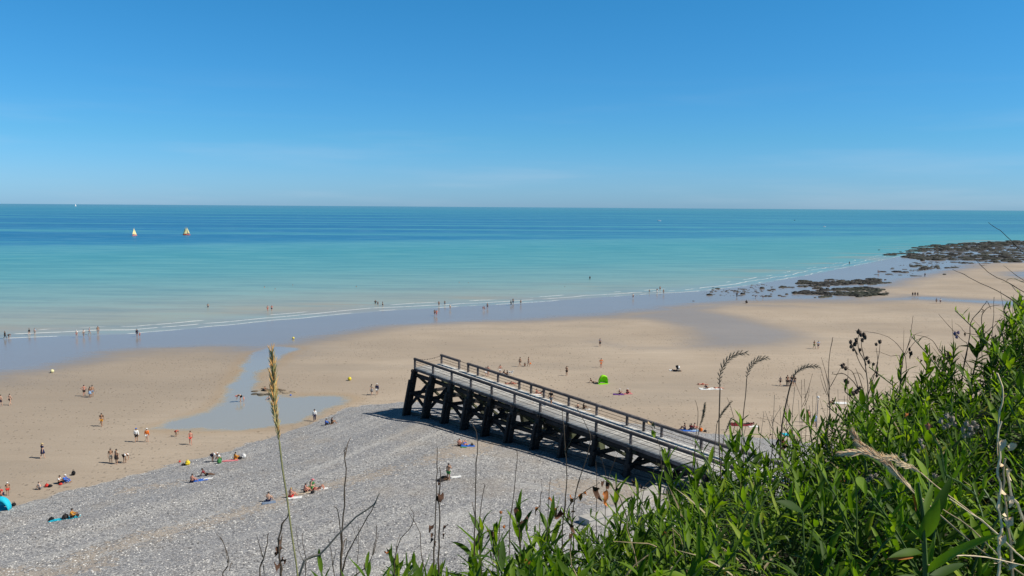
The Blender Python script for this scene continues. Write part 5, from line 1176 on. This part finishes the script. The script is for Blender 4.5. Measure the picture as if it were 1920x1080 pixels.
# grass blades, green and straw
BG = [leaf_geo(1, .035, b, .3, 5, .5) for b in (.5, 1.1, 1.7)]
for mt, nm, lb, N, lo, hi in ((M_LEAFA, 'grass', 'green grass blades scattered through the bank', 2600, .14, .32), (M_STRAW, 'dry_grass', 'dead straw coloured blades tangled in the bank', 1000, .12, .34)):
    inst = [[], [], []]; tones = [[], [], []]
    for _ in range(N):
        yy = r.uniform(1.25, 5.6); u = r.uniform(-.45, .95); xx = u*yy; e = edge_y(u)
        if yy > e+1.0: continue
        if nm == 'dry_grass' and patchy(xx*1.7, yy*1.3) < .35: continue
        z = bank1(xx, yy)+.01; k = r.randrange(3); L = r.uniform(lo, hi)*(.65 if yy < 1.8 else 1)
        inst[k].append(leaf_matrix(Vector((xx, yy, z)), r.uniform(0, 6.3), r.uniform(.9, 1.5), L, r.uniform(-.5, .5))); tones[k].append(r.random())
    bake(nm, BG, inst, tones, mt, lb)

# ------------------------------------------------------------------ bare stalks, traced one by one at their real distances
def trace(pts, Y, dy=0.0):
    n = len(pts); return [at(x, y, Y+dy*i/max(1, n-1)) for i, (x, y) in enumerate(pts)]
def bezier(P, sub=4):
    """Catmull-Rom through the points"""
    P = [P[0]*2-P[1]]+list(P)+[P[-1]*2-P[-2]]; out = []
    for i in range(1, len(P)-2):
        for k in range(sub):
            t = k/sub; a, b, c, d = P[i-1:i+3]; out.append(.5*((2*b)+(c-a)*t+(2*a-5*b+4*c-d)*t*t+(3*b-a-3*c+d)*t**3))
    out.append(P[-2]); return out
RS = random.Random(21)
def stalk(pts, Y, label, rad=.0022, branches=(), m=None, group=None, dy=0.0, heads=(), leaves=(), tipr=.4, root_down=True, name='dry_stalk'):
    P = trace(pts, Y, dy)
    if root_down:
        b = P[0]; g = bank1(b.x, b.y)
        if b.z > g: P = [Vector((b.x+RS.uniform(-.02, .02), b.y, g-.02))]+P
    O = P[0].copy(); root = empty(name, O, label, 'plant', group); m = m or M_DRY
    P = bezier([p-O for p in P], 3); n = len(P)
    P = [p+Vector((RS.uniform(-1, 1), RS.uniform(-1, 1), RS.uniform(-1, 1)))*rad*.7 if 0 < i < n-1 else p for i, p in enumerate(P)]
    MB().tube(P, [rad*(1-(1-tipr)*i/(n-1))*(1.35 if i % 7 == 5 else 1) for i in range(n)], 5).build('stem', m, root)
    for br in branches:
        B = bezier([p-O for p in trace(br, Y, RS.uniform(-.08, .08))], 3); MB().tube(B, [rad*.7*(1-.6*i/(len(B)-1)) for i in range(len(B))], 4).build('branch', m, root)
    for h in heads:
        x, y, s = h[:3]; s *= .78; hm = h[3] if len(h) > 3 else M_SEED; c = at(x, y, Y)-O; rr_ = s/F*Y
        b = MB(); b.ball(c, (rr_*.8, rr_*.8, rr_), 7, 6, .18, RS)
        for k in range(9):
            a = RS.uniform(0, 6.3); e_ = RS.uniform(.2, 1.5); d = Vector((math.cos(a)*math.cos(e_), math.sin(a)*math.cos(e_), math.sin(e_))); b.tube([c+d*rr_*.6, c+d*rr_*1.45], [rr_*.22, rr_*.03], 3)
        b.build('seed_head', hm, root)
    for lf in leaves:
        x, y, s = lf[:3]; lm = lf[3] if len(lf) > 3 else M_DEAD; c = at(x, y, Y)-O; L = .75*s/F*Y
        V, Q = leaf_geo(L, L*RS.uniform(.4, .7), RS.uniform(1.2, 2.6), RS.uniform(.3, .9), 6, RS.uniform(-1.2, 1.2), .8)
        o = MB().add(V, Q).build('withered_leaf', lm, root, True); o.matrix_local = Matrix.Translation(c) @ Matrix.Rotation(RS.uniform(0, 6.3), 4, 'Z') @ Matrix.Rotation(RS.uniform(-1.2, .8), 4, 'X')
    return root
# left group rising over the shingle
stalk([(640, 1110), (640, 1040), (643, 985), (646, 930), (648, 880), (645, 850), (647, 838)], 1.9, 'tall bare stalk with forks, rising highest over the middle shingle', .0026, [[(641, 1030), (636, 975), (632, 955), (627, 950)], [(646, 860), (652, 832), (658, 820)], [(640, 1050), (645, 1018), (650, 1010), (648, 1030)]])
stalk([(640, 1100), (648, 1050), (665, 1010), (690, 970), (707, 937)], 1.95, 'dark bare stem leaning right beside the forked stalk', .0024)
stalk([(560, 1085), (600, 1040), (650, 985), (700, 945), (712, 925)], 1.6, 'long greyish stem crossing diagonally to the right', .0030, m=mat('grey_stem', (.20, .18, .15), .8, .2, 40))
stalk([(655, 1105), (690, 1060), (703, 1020), (706, 985)], 1.95, 'curved thin stem bending up right of the leaning one', .0018, [[(700, 1040), (706, 1015), (710, 1000)]])
stalk([(668, 1100), (672, 1030), (672, 985)], 2.0, 'hair thin upright stem between forked stalks', .0012, [[(671, 1020), (662, 990), (655, 975)]])
stalk([(628, 1110), (622, 1045), (615, 1010)], 2.0, 'short thin stem left of the forked stalk', .0016, [[(624, 1060), (630, 1030)]])
stalk([(488, 1100), (494, 1050), (500, 1020), (503, 1000)], 1.8, 'thin forked stalk at far left of the foreground', .0022, [[(493, 1045), (486, 1020), (481, 1003)], [(494, 1060), (496, 1090)]])
stalk([(572, 1100), (574, 1050), (568, 1020), (567, 1000)], 1.9, 'thin stem just right of the golden grass stalk', .0014, [[(573, 1060), (560, 1030), (555, 985)]])
stalk([(530, 1110), (526, 1060), (522, 1020), (530, 985), (541, 963)], 1.75, 'dark stalk with shrivelled brown leaves near the golden grass', .0034, [[(524, 1040), (528, 1010), (529, 1000)]], leaves=[(518, 1025, 26), (524, 1030, 24), (520, 1060, 30), (528, 1045, 20), (516, 1035, 22), (532, 1050, 18), (524, 1012, 16)])
stalk([(415, 1110), (428, 1060), (424, 1030), (412, 1005)], 1.9, 'slender forked twig in the lower left of the picture', .0017, [[(430, 1070), (434, 1055), (437, 1060)], [(427, 1055), (420, 1020), (405, 1000)]])
stalk([(740, 1100), (742, 1040), (752, 1010), (772, 985), (776, 965), (768, 950)], 2.0, 'arched thin stem left of the leafy shoots', .0016, [[(742, 1050), (744, 1020), (751, 1000)]], leaves=[(725, 1038, 26, M_RUST), (691, 1057, 24)])
stalk([(800, 1100), (790, 1040), (788, 1000), (775, 975), (766, 960)], 2.05, 'thin curved stem crossing behind the lone leafy shoot', .0015)
stalk([(812, 1110), (815, 1000), (818, 920), (820, 870), (820, 838)], 2.1, 'straight bare stalk left of the standing man', .0022)
stalk([(822, 1110), (822, 1050), (824, 980), (822, 930), (825, 900), (824, 876)], 2.08, 'dark stalk hung with a brown curled leaf left of the standing man', .0028, leaves=[(826, 928, 30), (824, 932, 22), (808, 1000, 34), (812, 985, 26), (840, 985, 24), (836, 1000, 22), (826, 905, 12), (818, 1015, 20)])
stalk([(885, 1110), (890, 1000), (892, 930), (893, 870), (895, 820), (884, 790)], 2.3, 'tall kinked stalk reaching the walkway shadow', .0024, [[(891, 970), (887, 950), (885, 940)]])
stalk([(905, 1100), (898, 1010), (903, 945), (908, 912), (905, 905)], 2.3, 'bent stalk just right of the tall kinked one', .0018)
stalk([(955, 1000), (962, 940), (968, 880), (970, 850), (967, 845)], 2.5, 'short bare stem with bent tip above the leafy shoots', .0018)
stalk([(1055, 1000), (1061, 930), (1062, 880), (1058, 820), (1054, 765)], 2.6, 'long straight stalk crossing the walkway piles', .0026, [[(1059, 850), (1066, 835), (1071, 825)], [(1060, 840), (1057, 800)]])
stalk([(1075, 950), (1090, 890), (1105, 840), (1106, 815), (1095, 790), (1078, 760)], 2.65, 'arched stalk curving over the walkway deck', .0022)
stalk([(1013, 950), (1016, 920), (1014, 902)], 2.5, 'tiny twig beside the grey shingle at centre', .0014); stalk([(1028, 950), (1030, 915), (1033, 895)], 2.5, 'small slanting twig right of the tiny one', .0014)
stalk([(1118, 960), (1119, 900), (1117, 865)], 2.9, 'single short twig above the rusty leaves', .0018); stalk([(1135, 960), (1137, 900), (1128, 860), (1124, 858)], 2.85, 'thin bent twig right of the single short twig', .0014, [[(1137, 905), (1150, 870), (1160, 845)]])
stalk([(1205, 930), (1220, 900), (1232, 862)], 3.0, 'dark slanting twig before the walkway foot', .0016)
stalk([(1240, 900), (1238, 850), (1235, 830), (1224, 805), (1212, 792)], 3.1, 'stem with yellow seed spike lying across the deck', .0018, leaves=[(1215, 795, 30, M_DRYL), (1226, 808, 22, M_LEAF)])
# rusty leaf cluster
stalk([(1075, 1000), (1062, 960), (1080, 935), (1108, 915), (1125, 905)], 2.6, 'stem hung with orange rusty leaves above the green bank', .0020,
      leaves=[(1122, 915, 44, M_DEAD), (1132, 922, 36, M_RUST), (1100, 928, 30, M_RUST), (1068, 930, 28, M_RUST), (1048, 950, 40, M_RUST), (1050, 955, 36, M_DEAD), (1027, 936, 22, M_RUST), (1080, 960, 30, M_DEAD), (1138, 935, 30, M_RUST), (1090, 925, 22, M_RUST), (1012, 950, 26, M_RUST), (1158, 940, 20, M_DEAD)])
stalk([(1180, 1000), (1165, 940), (1150, 915), (1140, 905), (1125, 902)], 2.7, 'dark drooping stem with curled brown leaves by the sea wall', .0022, leaves=[(1140, 905, 26), (1130, 903, 22), (1155, 912, 18), (1185, 902, 18), (1200, 910, 16)])
stalk([(975, 1010), (970, 985), (965, 960), (966, 950)], 2.45, 'stem with curled brown leaf at the left of the rusty cluster', .002, leaves=[(966, 952, 24), (972, 958, 20, M_RUST), (985, 980, 28), (990, 975, 22), (1075, 985, 26), (1073, 1000, 22)])
stalk([(925, 1010), (920, 1000), (918, 1003)], 2.4, 'wilted leaf cluster between the bright shoots', .002, leaves=[(918, 1000, 34), (922, 1005, 26), (914, 998, 22, M_RUST)])
stalk([(935, 1010), (938, 980), (939, 960)], 2.42, 'stem topped with an orange bud beside bright shoots', .002, heads=[(939, 961, 4, M_RUST), (945, 988, 4, M_RUST)])
for i, (pts, Y) in enumerate([([(1270, 1110), (1262, 1000), (1250, 920)], 2.2), ([(1160, 1110), (1190, 1060), (1230, 1030), (1215, 1020), (1150, 1015)], 2.0), ([(1290, 1110), (1280, 1020), (1260, 990)], 2.1), ([(1200, 1100), (1190, 1040), (1175, 990), (1182, 960)], 2.1), ([(1090, 1110), (1072, 1060), (1068, 1030)], 2.0)]):
    stalk(pts, Y, ['pale dry stem leaning over green leaves below the sea wall', 'whitish bent stem curving left through the leaves at bottom', 'thin pale stem slanting in the bottom middle foliage', 'grey looping stem below the sea wall', 'short bleached stem at the bottom left of the dense leaves'][i], .0022, m=M_DRYL)
# middle thicket between the walkway end and the leafy bank
stalk([(1372, 880), (1366, 842), (1377, 800), (1374, 775), (1363, 745)], 3.6, 'thin stem curving beside the near grass head', .002)
stalk([(1310, 900), (1303, 850), (1308, 790), (1309, 768), (1303, 750)], 3.5, 'short curved stem crossing the back rail end', .002)
thick = [(1452, 740, 1), (1462, 760, 1), (1478, 735, 0), (1490, 725, 1), (1503, 712, 1), (1508, 710, 1), (1517, 760, 0), (1524, 742, 1), (1443, 790, 0), (1432, 775, 0), (1549, 700, 1), (1556, 715, 0), (1571, 730, 0), (1583, 742, 0), (1590, 672, 0), (1497, 750, 0), (1470, 770, 0), (1486, 790, 0), (1532, 735, 0), (1400, 790, 0)]
for i, (x, y, b) in enumerate(thick):
    x0 = x+RS.uniform(-12, 8); Y = RS.uniform(3.4, 3.75); br = []
    if b:
        for q in range(2): t = RS.uniform(.3, .75); bx = x0+(x-x0)*t; by = 850+(y-850)*t; s = RS.choice((-1, 1)); br.append([(bx, by), (bx+s*7, by-16), (bx+s*RS.uniform(10, 18), by-RS.uniform(30, 50))])
    stalk([(x0, 880), (x0+RS.uniform(-4, 4), 830), ((x+x0)/2+RS.uniform(-4, 4), (y+840)/2), (x, y)], Y, 'bare brown stalk in the dry thicket right of the walkway end', RS.uniform(.0014, .0024), br, group='bare stalks of the dry thicket', m=M_DRY if i % 3 else mat('grey_stem', (.20, .18, .15), .8, .2, 40))
stalk([(1548, 830), (1556, 770), (1553, 700), (1560, 640), (1562, 632)], 3.8, 'tallest straight bare stalk right of the marker pole', .0026, [[(1556, 730), (1550, 705), (1540, 670)], [(1557, 725), (1568, 705), (1576, 690)], [(1555, 750), (1547, 720), (1537, 686)]])
stalk([(1520, 850), (1508, 835), (1480, 815), (1455, 792), (1419, 783)], 3.4, 'thin twig slanting left over the sand below the grass heads', .0014)
stalk([(1610, 880), (1570, 850), (1530, 800), (1512, 770)], 3.3, 'dark twig running diagonally down into the leaves', .0016)
stalk([(1475, 870), (1462, 840), (1449, 800), (1448, 779)], 3.5, 'brown stalk with dark drooping leaves at the edge of the thicket', .002, leaves=[(1448, 815, 22), (1452, 835, 18), (1460, 822, 30, M_DEAD), (1470, 824, 28, mat('wine_leaf', (.16, .03, .03), .7, .3, 30)), (1476, 838, 22), (1444, 838, 20), (1490, 838, 18)])
# branching seed head plant
sp = stalk([(1627, 800), (1628, 740), (1624, 690), (1612, 660), (1608, 640), (1611, 626)], 3.85, 'tall branching plant with dark knobbly seed heads above the leaves', .0034,
      [[(1625, 700), (1612, 680), (1602, 655), (1597, 645)], [(1624, 685), (1618, 660), (1615, 645), (1618, 633)], [(1628, 740), (1640, 700), (1648, 665), (1650, 645)], [(1641, 695), (1646, 680), (1643, 652)], [(1622, 745), (1612, 710), (1604, 690)], [(1608, 665), (1600, 650), (1594, 642)], [(1630, 720), (1636, 705), (1640, 700)]],
      heads=[(1610, 622, 6), (1614, 628, 5), (1620, 629, 6), (1605, 638, 5), (1603, 645, 6), (1617, 638, 5), (1595, 642, 5), (1596, 650, 5), (1650, 641, 5), (1643, 646, 4), (1625, 672, 5), (1629, 679, 5), (1613, 656, 4), (1638, 683, 4), (1644, 699, 4), (1600, 656, 4), (1622, 633, 5), (1644, 705, 4)])
stalk([(1625, 780), (1612, 735), (1595, 710), (1578, 700), (1563, 702), (1562, 697)], 3.8, 'crooked side stem with dark heads arching left of the seed head plant', .003, [[(1610, 730), (1600, 700), (1590, 692), (1578, 688)], [(1590, 707), (1586, 720), (1586, 735)], [(1600, 700), (1612, 700), (1620, 712)]], heads=[(1580, 687, 6), (1586, 691, 5), (1582, 684, 4), (1586, 715, 6), (1590, 717, 4), (1600, 738, 6), (1606, 735, 6), (1612, 728, 5)], leaves=[(1610, 735, 24), (1602, 745, 22), (1616, 730, 20)])
stalk([(1695, 760), (1690, 720), (1692, 680), (1705, 640), (1710, 610), (1712, 592)], 4.0, 'tall thin stem with forks above the bank, left of the violet thistle', .002, [[(1700, 655), (1712, 630), (1730, 622)], [(1698, 665), (1716, 640), (1733, 632), (1742, 629)], [(1692, 690), (1694, 650), (1695, 619)]], leaves=[(1706, 651, 14), (1710, 658, 16), (1708, 667, 12)])
stalk([(1700, 690), (1688, 652), (1665, 632), (1640, 624), (1618, 621)], 4.0, 'thin stem arching far left over the sand from the skyline', .0018)
stalk([(1690, 680), (1670, 668), (1650, 660), (1640, 659)], 4.0, 'short arching stem below the far left one', .0016)
stalk([(1770, 680), (1762, 660), (1750, 640), (1735, 632), (1710, 627)], 4.05, 'arching stem with curved back tip beside the pointed bud', .0024, leaves=[(1722, 668, 14), (1740, 672, 18), (1744, 668, 18), (1754, 668, 18), (1726, 673, 12)])
stalk([(1770, 700), (1765, 672), (1772, 664), (1778, 660)], 4.05, 'cluster of small dark knobs on the skyline right of the bud', .002, [[(1766, 680), (1774, 672), (1779, 668)], [(1765, 680), (1758, 675)]], heads=[(1772, 665, 4), (1778, 664, 4), (1776, 672, 4), (1781, 671, 4), (1769, 670, 3)])
stalk([(1805, 700), (1815, 650), (1800, 634), (1778, 610), (1760, 589)], 4.1, 'straight twig slanting up left with violet thistle flower', .002, [[(1800, 634), (1795, 628), (1792, 626)], [(1790, 660), (1786, 620), (1785, 598)]], heads=[(1791, 626, 5, M_VIO), (1797, 624, 4, M_VIO), (1794, 632, 4, M_VIO)])
stalk([(1806, 690), (1817, 640), (1820, 605), (1835, 585), (1848, 568), (1852, 566), (1858, 580)], 4.1, 'curling brown tendril looping over the skyline', .0028, [[(1817, 625), (1812, 625), (1810, 627)], [(1841, 580), (1846, 582)]], leaves=[(1811, 626, 12), (1842, 580, 10)])
stalk([(1862, 700), (1848, 640), (1840, 605), (1845, 585), (1858, 574), (1874, 572)], 4.1, 'second tendril bending right at its tip beside the curling one', .0028, leaves=[(1845, 586, 10), (1866, 626, 14)])
stalk([(1856, 690), (1861, 620), (1863, 590), (1864, 557)], 4.1, 'straight upright stalk between tendrils', .0024, [[(1861, 615), (1870, 605), (1878, 592)], [(1860, 630), (1845, 620), (1822, 596)], [(1861, 612), (1850, 622), (1835, 632)]], leaves=[(1872, 600, 12)])
stalk([(1840, 640), (1812, 625), (1800, 612), (1791, 606)], 4.1, 'twig leaning left below the curling tendril', .0016)
for i, (pts, Y) in enumerate([([(1898, 660), (1898, 620), (1900, 560), (1902, 552)], 4.15), ([(1880, 650), (1890, 610), (1886, 590), (1882, 572)], 4.15), ([(1905, 640), (1904, 600), (1906, 580)], 4.15), ([(1912, 640), (1890, 600), (1874, 590)], 4.15), ([(1888, 640), (1884, 600), (1878, 560), (1876, 545)], 4.15), ([(1920, 620), (1895, 608), (1878, 607)], 4.15)]):
    stalk(pts, Y, 'bare thin stalk standing near the right edge of the bank', .0016, group='bare stalks near the right edge', m=M_DRY)
# long bare twigs reaching in from the right edge over the sea and sand
for pts, rad, lab in (([(1960, 510), (1920, 474), (1895, 450), (1875, 432), (1862, 424), (1853, 417)], .0022, 'long bare twig reaching over the sea from the right edge, the highest'),
                      ([(1960, 596), (1915, 574), (1883, 552), (1840, 532), (1808, 515), (1786, 505)], .0026, 'long bare twig reaching over the sand, the lowest of those at the right edge'),
                      ([(1960, 570), (1920, 548), (1890, 530), (1860, 515), (1840, 498), (1826, 484)], .0024, 'middle bare twig forked over the sand at the right edge'),
                      ([(1960, 560), (1918, 525), (1900, 512), (1882, 498)], .0018, 'short bare twig between the long ones at the right edge'),
                      ([(1960, 540), (1915, 528), (1900, 522), (1890, 524), (1888, 527)], .0028, 'pale looped twig end at the right edge'),
                      ([(1960, 580), (1925, 560), (1905, 545), (1892, 531), (1878, 529)], .0022, 'crooked twig just below the pale loop')):
    stalk(pts, 3.9, lab, rad, root_down=False, name='bare_twig', m=M_DRYL if 'pale' in lab else M_DRY)
# dark plant mass at the extreme right edge reaching high
g, H = place_tip(1925, 560, 4.0); shoot(g, H, Vector((-.1, 0, 0)), 30, .07, 'dark tall shoot cut by the right edge', None, 77)
g, H = place_tip(1905, 600, 4.05); shoot(g, H, Vector((-.1, 0, 0)), 26, .07, 'leafy column just left of the right edge shoot', None, 78)

# ------------------------------------------------------------------ grass heads
def spike(path, Y, w, n, label, m_head, m_stem, stem=None, rad=.0016, sl=1.0, splay=.35, name='grass_head', closed=False, tone2=None):
    """ear of wild rye: two-ranked spikelets along a curved axis, plus its stem"""
    A_ = bezier(trace(path, Y), 6); O = A_[-1].copy(); root = empty(name, O, label, 'grass')
    if stem: MB().tube([p-O for p in bezier([A_[-1]]+trace(stem, Y), 5)], rad, 5).build('stem', m_stem, root)
    MB().tube([p-O for p in A_], rad*.6, 4).build('axis', m_stem, root)
    L = [0]
    for a, b in zip(A_[:-1], A_[1:]): L.append(L[-1]+(b-a).length)
    sp_ = MB(); sp2 = MB()
    for i in range(n):
        d = L[-1]*(i+.3)/n; k = max(0, min(len(A_)-2, sum(1 for q in L if q < d)-1)); t = (d-L[k])/max(1e-6, L[k+1]-L[k]); c = A_[k].lerp(A_[k+1], t)-O; T = (A_[k]-A_[k+1]).normalized()
        side = T.cross(Vector((0, 1, 0))).normalized()*(1 if i % 2 else -1); dep = Vector((0, 1, 0))*RS.uniform(-.5, .5)
        tt = i/n; ww = w*(.55+.75*math.sin(math.pi*min(1, tt*.8+.15)))*RS.uniform(.85, 1.1)
        dr = (T+side*splay*RS.uniform(.8, 1.3)+dep*.4).normalized(); ln = ww*2.6*sl
        for q in range(3):
            d2 = (dr+side*(q-1)*.16+Vector((0, RS.uniform(-.2, .2), 0))).normalized(); a = c+side*ww*.12
            (sp_ if RS.random() < .6 else sp2).tube([a, a+d2*ln*.35, a+d2*ln*.7, a+d2*ln], [ww*.05, ww*.13, ww*.09, ww*.01], 5)
    sp_.build('spikelets', m_head, root); sp2.build('spikelets', tone2 or m_head, root)
    return root
M_GOLD = mat('golden_ear', (.85, .50, .18), .6, .25, 60); M_GOLD2 = mat('straw_green_ear', (.62, .52, .22), .6, .25, 60); M_BEAR = mat('brown_grey_ear', (.22, .18, .13), .75, .3, 60); M_PALE = mat('bleached_ear', (.86, .68, .44), .7, .2, 60); M_PALE2 = mat('tan_ear', (.62, .40, .24), .7, .25, 60)
spike([(509, 658), (512, 690), (513, 730), (516, 770), (521, 805), (524, 828)], 1.30, .0054, 50, 'tall golden ear of wild rye standing nearest at the left', M_GOLD, mat('ear_stem', (.28, .27, .12), .6, .2, 40), [(530, 880), (538, 930), (547, 1000), (556, 1060), (562, 1120)], .0016, 1.15, .22, tone2=M_GOLD2)
spike([(1400, 662), (1385, 663), (1370, 670), (1358, 684), (1351, 700), (1349, 716), (1350, 728)], 2.9, .0072, 25, 'arched brown grass head, left one of two tall ones over the sand', M_BEAR, M_DRY, [(1349, 760), (1348, 800), (1349, 850), (1352, 900)], .0024, 1.0, .55)
spike([(1439, 671), (1425, 673), (1411, 682), (1403, 695), (1400, 710)], 3.0, .0070, 20, 'arched brown grass head, right one of two tall ones over the sand', M_BEAR, M_DRY, [(1398, 740), (1395, 765), (1392, 800), (1390, 850)], .0018, 1.0, .5)
spike([(1534, 687), (1515, 687), (1500, 693), (1490, 702), (1485, 714)], 3.2, .0070, 20, 'arched grass head bending right in front of the huddled group', M_BEAR, M_DRY, [(1480, 730), (1472, 765), (1466, 800), (1462, 860)], .0030, 1.0, .45)
spike([(1322, 757), (1320, 770), (1317, 785), (1312, 800)], 3.2, .006, 22, 'small straight tan ear beside the walkway end', mat('tan_dull_ear', (.26, .20, .13), .75, .2, 60), M_DRY, [(1306, 830), (1300, 860), (1296, 900)], .0016, .9, .2)
spike([(1370, 755), (1362, 765), (1352, 778), (1344, 795)], 2.95, .006, 16, 'tan ear leaning right across the left arched grass stalk', mat('tan_dull_ear', (.26, .20, .13), .75, .2, 60), M_DRY, [(1342, 815), (1340, 840), (1336, 900)], .0014, .9, .2)
spike([(1371, 785), (1365, 800), (1358, 815)], 2.95, .005, 12, 'short brown ear just above the bushy bright shoot', M_BEAR, M_DRY, [(1355, 840), (1352, 880)], .0016, .9, .2)
# the pale heads lying across the dark foliage
spike([(1600, 812), (1614, 835), (1635, 850), (1660, 866), (1680, 888), (1698, 905), (1710, 916)], 1.75, .0085, 70, 'long pale bleached grass head lying across the dark leaves, lower strand', M_PALE, M_DRYL, [(1740, 945), (1790, 990), (1850, 1040), (1930, 1090)], .0018, 1.0, .17, tone2=M_PALE2)
spike([(1579, 850), (1600, 849), (1625, 850), (1645, 858), (1668, 872)], 1.72, .0072, 50, 'pale bleached grass head pointing left over the leaves', M_PALE, M_DRYL, [(1700, 910), (1740, 950)], .0016, 1.0, .15, tone2=M_PALE2)
spike([(1660, 860), (1680, 862), (1695, 872), (1712, 878), (1726, 886)], 1.74, .0070, 44, 'pale grass head, upper right strand of the lying bunch', M_PALE, M_DRYL, [(1760, 915), (1820, 960), (1890, 1020), (1950, 1080)], .0016, 1.0, .15, tone2=M_PALE)
# twisted dry straw on the right and slanting stems
for pts, Y, rad, lab in (([(1870, 1100), (1875, 1055), (1872, 1020), (1878, 985), (1871, 950), (1877, 915), (1871, 880), (1877, 850), (1872, 820), (1878, 790)], 1.5, .0028, 'thick bleached twisted straw standing at the right edge'),
                         ([(1900, 1100), (1893, 1010), (1885, 950), (1882, 900), (1885, 860)], 1.6, .003, 'grey bent straw beside the twisted one'),
                         ([(1935, 1010), (1912, 960), (1896, 920), (1888, 880)], 1.6, .0034, 'pale flaky straw at the far right edge'),
                         ([(1930, 1060), (1890, 1020), (1840, 975), (1780, 935)], 1.55, .0018, 'thin straw slanting down to the right below the pale heads'),
                         ([(1935, 1090), (1880, 1050), (1820, 990), (1760, 950)], 1.6, .0016, 'another thin straw slanting parallel at lower right'),
                         ([(1870, 700), (1880, 740), (1872, 790), (1870, 850), (1874, 900)], 2.6, .003, 'whitish dry stem hanging down in the right foliage'),
                         ([(1740, 1060), (1790, 1042), (1850, 1045), (1930, 1062)], 1.45, .0016, 'fine arched pale straw above the long dark leaf')):
    stalk(pts, Y, lab, rad, m=M_PALE if 'bleached' in lab or 'pale' in lab or 'whitish' in lab else M_DRYL, root_down=False, tipr=.6, name='dry_straw', leaves=[(pts[len(pts)//2][0]+RS.uniform(-3, 3), pts[len(pts)//2][1]+q_, 34, M_PALE) for q_ in ((-90, -40, 10, 50, 90, 130) if 'flaky' in lab or 'twisted straw' in lab else ())])
# green arched stem with bud, grey thistle heads, rusty flowers
stalk([(1830, 930), (1800, 905), (1775, 890), (1768, 865), (1762, 840), (1750, 820), (1742, 806)], 1.9, 'green arched hairy stem topped with a rusty bud', .0026, m=M_STEM, root_down=False, tipr=.8, heads=[(1740, 800, 8, mat('rusty_bud', (.34, .14, .08), .8, .3, 60))])
for i, (x, y, Y, hs, lab) in enumerate([(1785, 870, 2.6, [(1775, 780, 7), (1786, 786, 8), (1764, 790, 7), (1790, 796, 6), (1778, 798, 7), (1770, 802, 6)], 'grey fuzzy thistle heads clustered in the dark leaves, left bunch'),
                                   (1818, 880, 2.5, [(1812, 795, 7), (1820, 802, 9), (1806, 806, 7), (1826, 793, 6), (1816, 815, 8), (1808, 818, 6), (1824, 812, 6), (1832, 800, 6)], 'grey fuzzy thistle heads clustered in the dark leaves, right bunch'),
                                   (1735, 900, 2.4, [(1726, 828, 7), (1730, 838, 6), (1722, 846, 5)], 'small grey thistle heads above the pale grass bunch'), (1700, 930, 2.2, [(1695, 855, 6), (1698, 862, 5)], 'violet grey heads peeping through the pale grass bunch'),
                                   (1645, 940, 2.3, [(1634, 895, 7), (1642, 892, 6), (1628, 900, 6), (1650, 900, 5)], 'dark grey heads left below the pale grass bunch'), (1755, 940, 2.2, [(1752, 892, 6), (1758, 896, 5)], 'grey white heads right below the pale grass bunch')]):
    brs = [[(x-8, y-25), ((x+h[0])/2, (y+h[1])/2), (h[0], h[1])] for h in hs]
    stalk([(x, y), (x-6, y-25), hs[0][:2]], Y, lab, .0016, brs, m=M_STEM, heads=[(*h, M_GREYH) for h in hs])
for x, y, s, Y, lab in ((1701, 776, 15, 2.9, 'orange brown wilted flower in the upper leaves'), (1620, 815, 9, 2.7, 'small rusty flower above the pale grass tip'), (1582, 900, 8, 2.4, 'small wine red bud in the fine herbs'), (1252, 998, 14, 2.0, 'rusty brown curled leaf on the front foliage'), (992, 1050, 16, 1.9, 'orange brown leaf at the bottom of the bank')):
    stalk([(x+4, y+60), (x+2, y+25), (x, y)], Y, lab, .0016, m=M_STEM, leaves=[(x, y, s, M_RUST), (x-4, y+2, s, M_RUST), (x+4, y-2, s*.8, M_DEAD)], name='wilted_flower')
# single brighter leaves that catch the eye
def lone(px0, py0, px1, py1, Y, w, lab):
    a = at(px0, py0, Y); root = empty('leaf_stem', a, lab, 'plant'); g = bank1(a.x, a.y)
    MB().tube([Vector((0, 0, g-a.z)), Vector((.01, 0, (g-a.z)*.4)), (0, 0, 0)], .002, 4).build('stem', M_STEM, root); fixed_leaf(px0, py0, px1, py1, Y, Y-.02, w, .3, M_LEAF, root)
lone(1605, 895, 1628, 925, 2.0, .042, 'broad heart shaped leaf below the pale grass bunch'); lone(1282, 1005, 1285, 982, 2.0, .022, 'single bright rounded leaf in the lower middle foliage'); lone(1312, 965, 1300, 915, 2.2, .02, 'bright lance leaf right of the sea wall'); lone(1505, 960, 1462, 935, 1.9, .03, 'glossy arched leaf in the left front foliage')
print('objects', len(bpy.data.objects), 'shoots', thing_n)
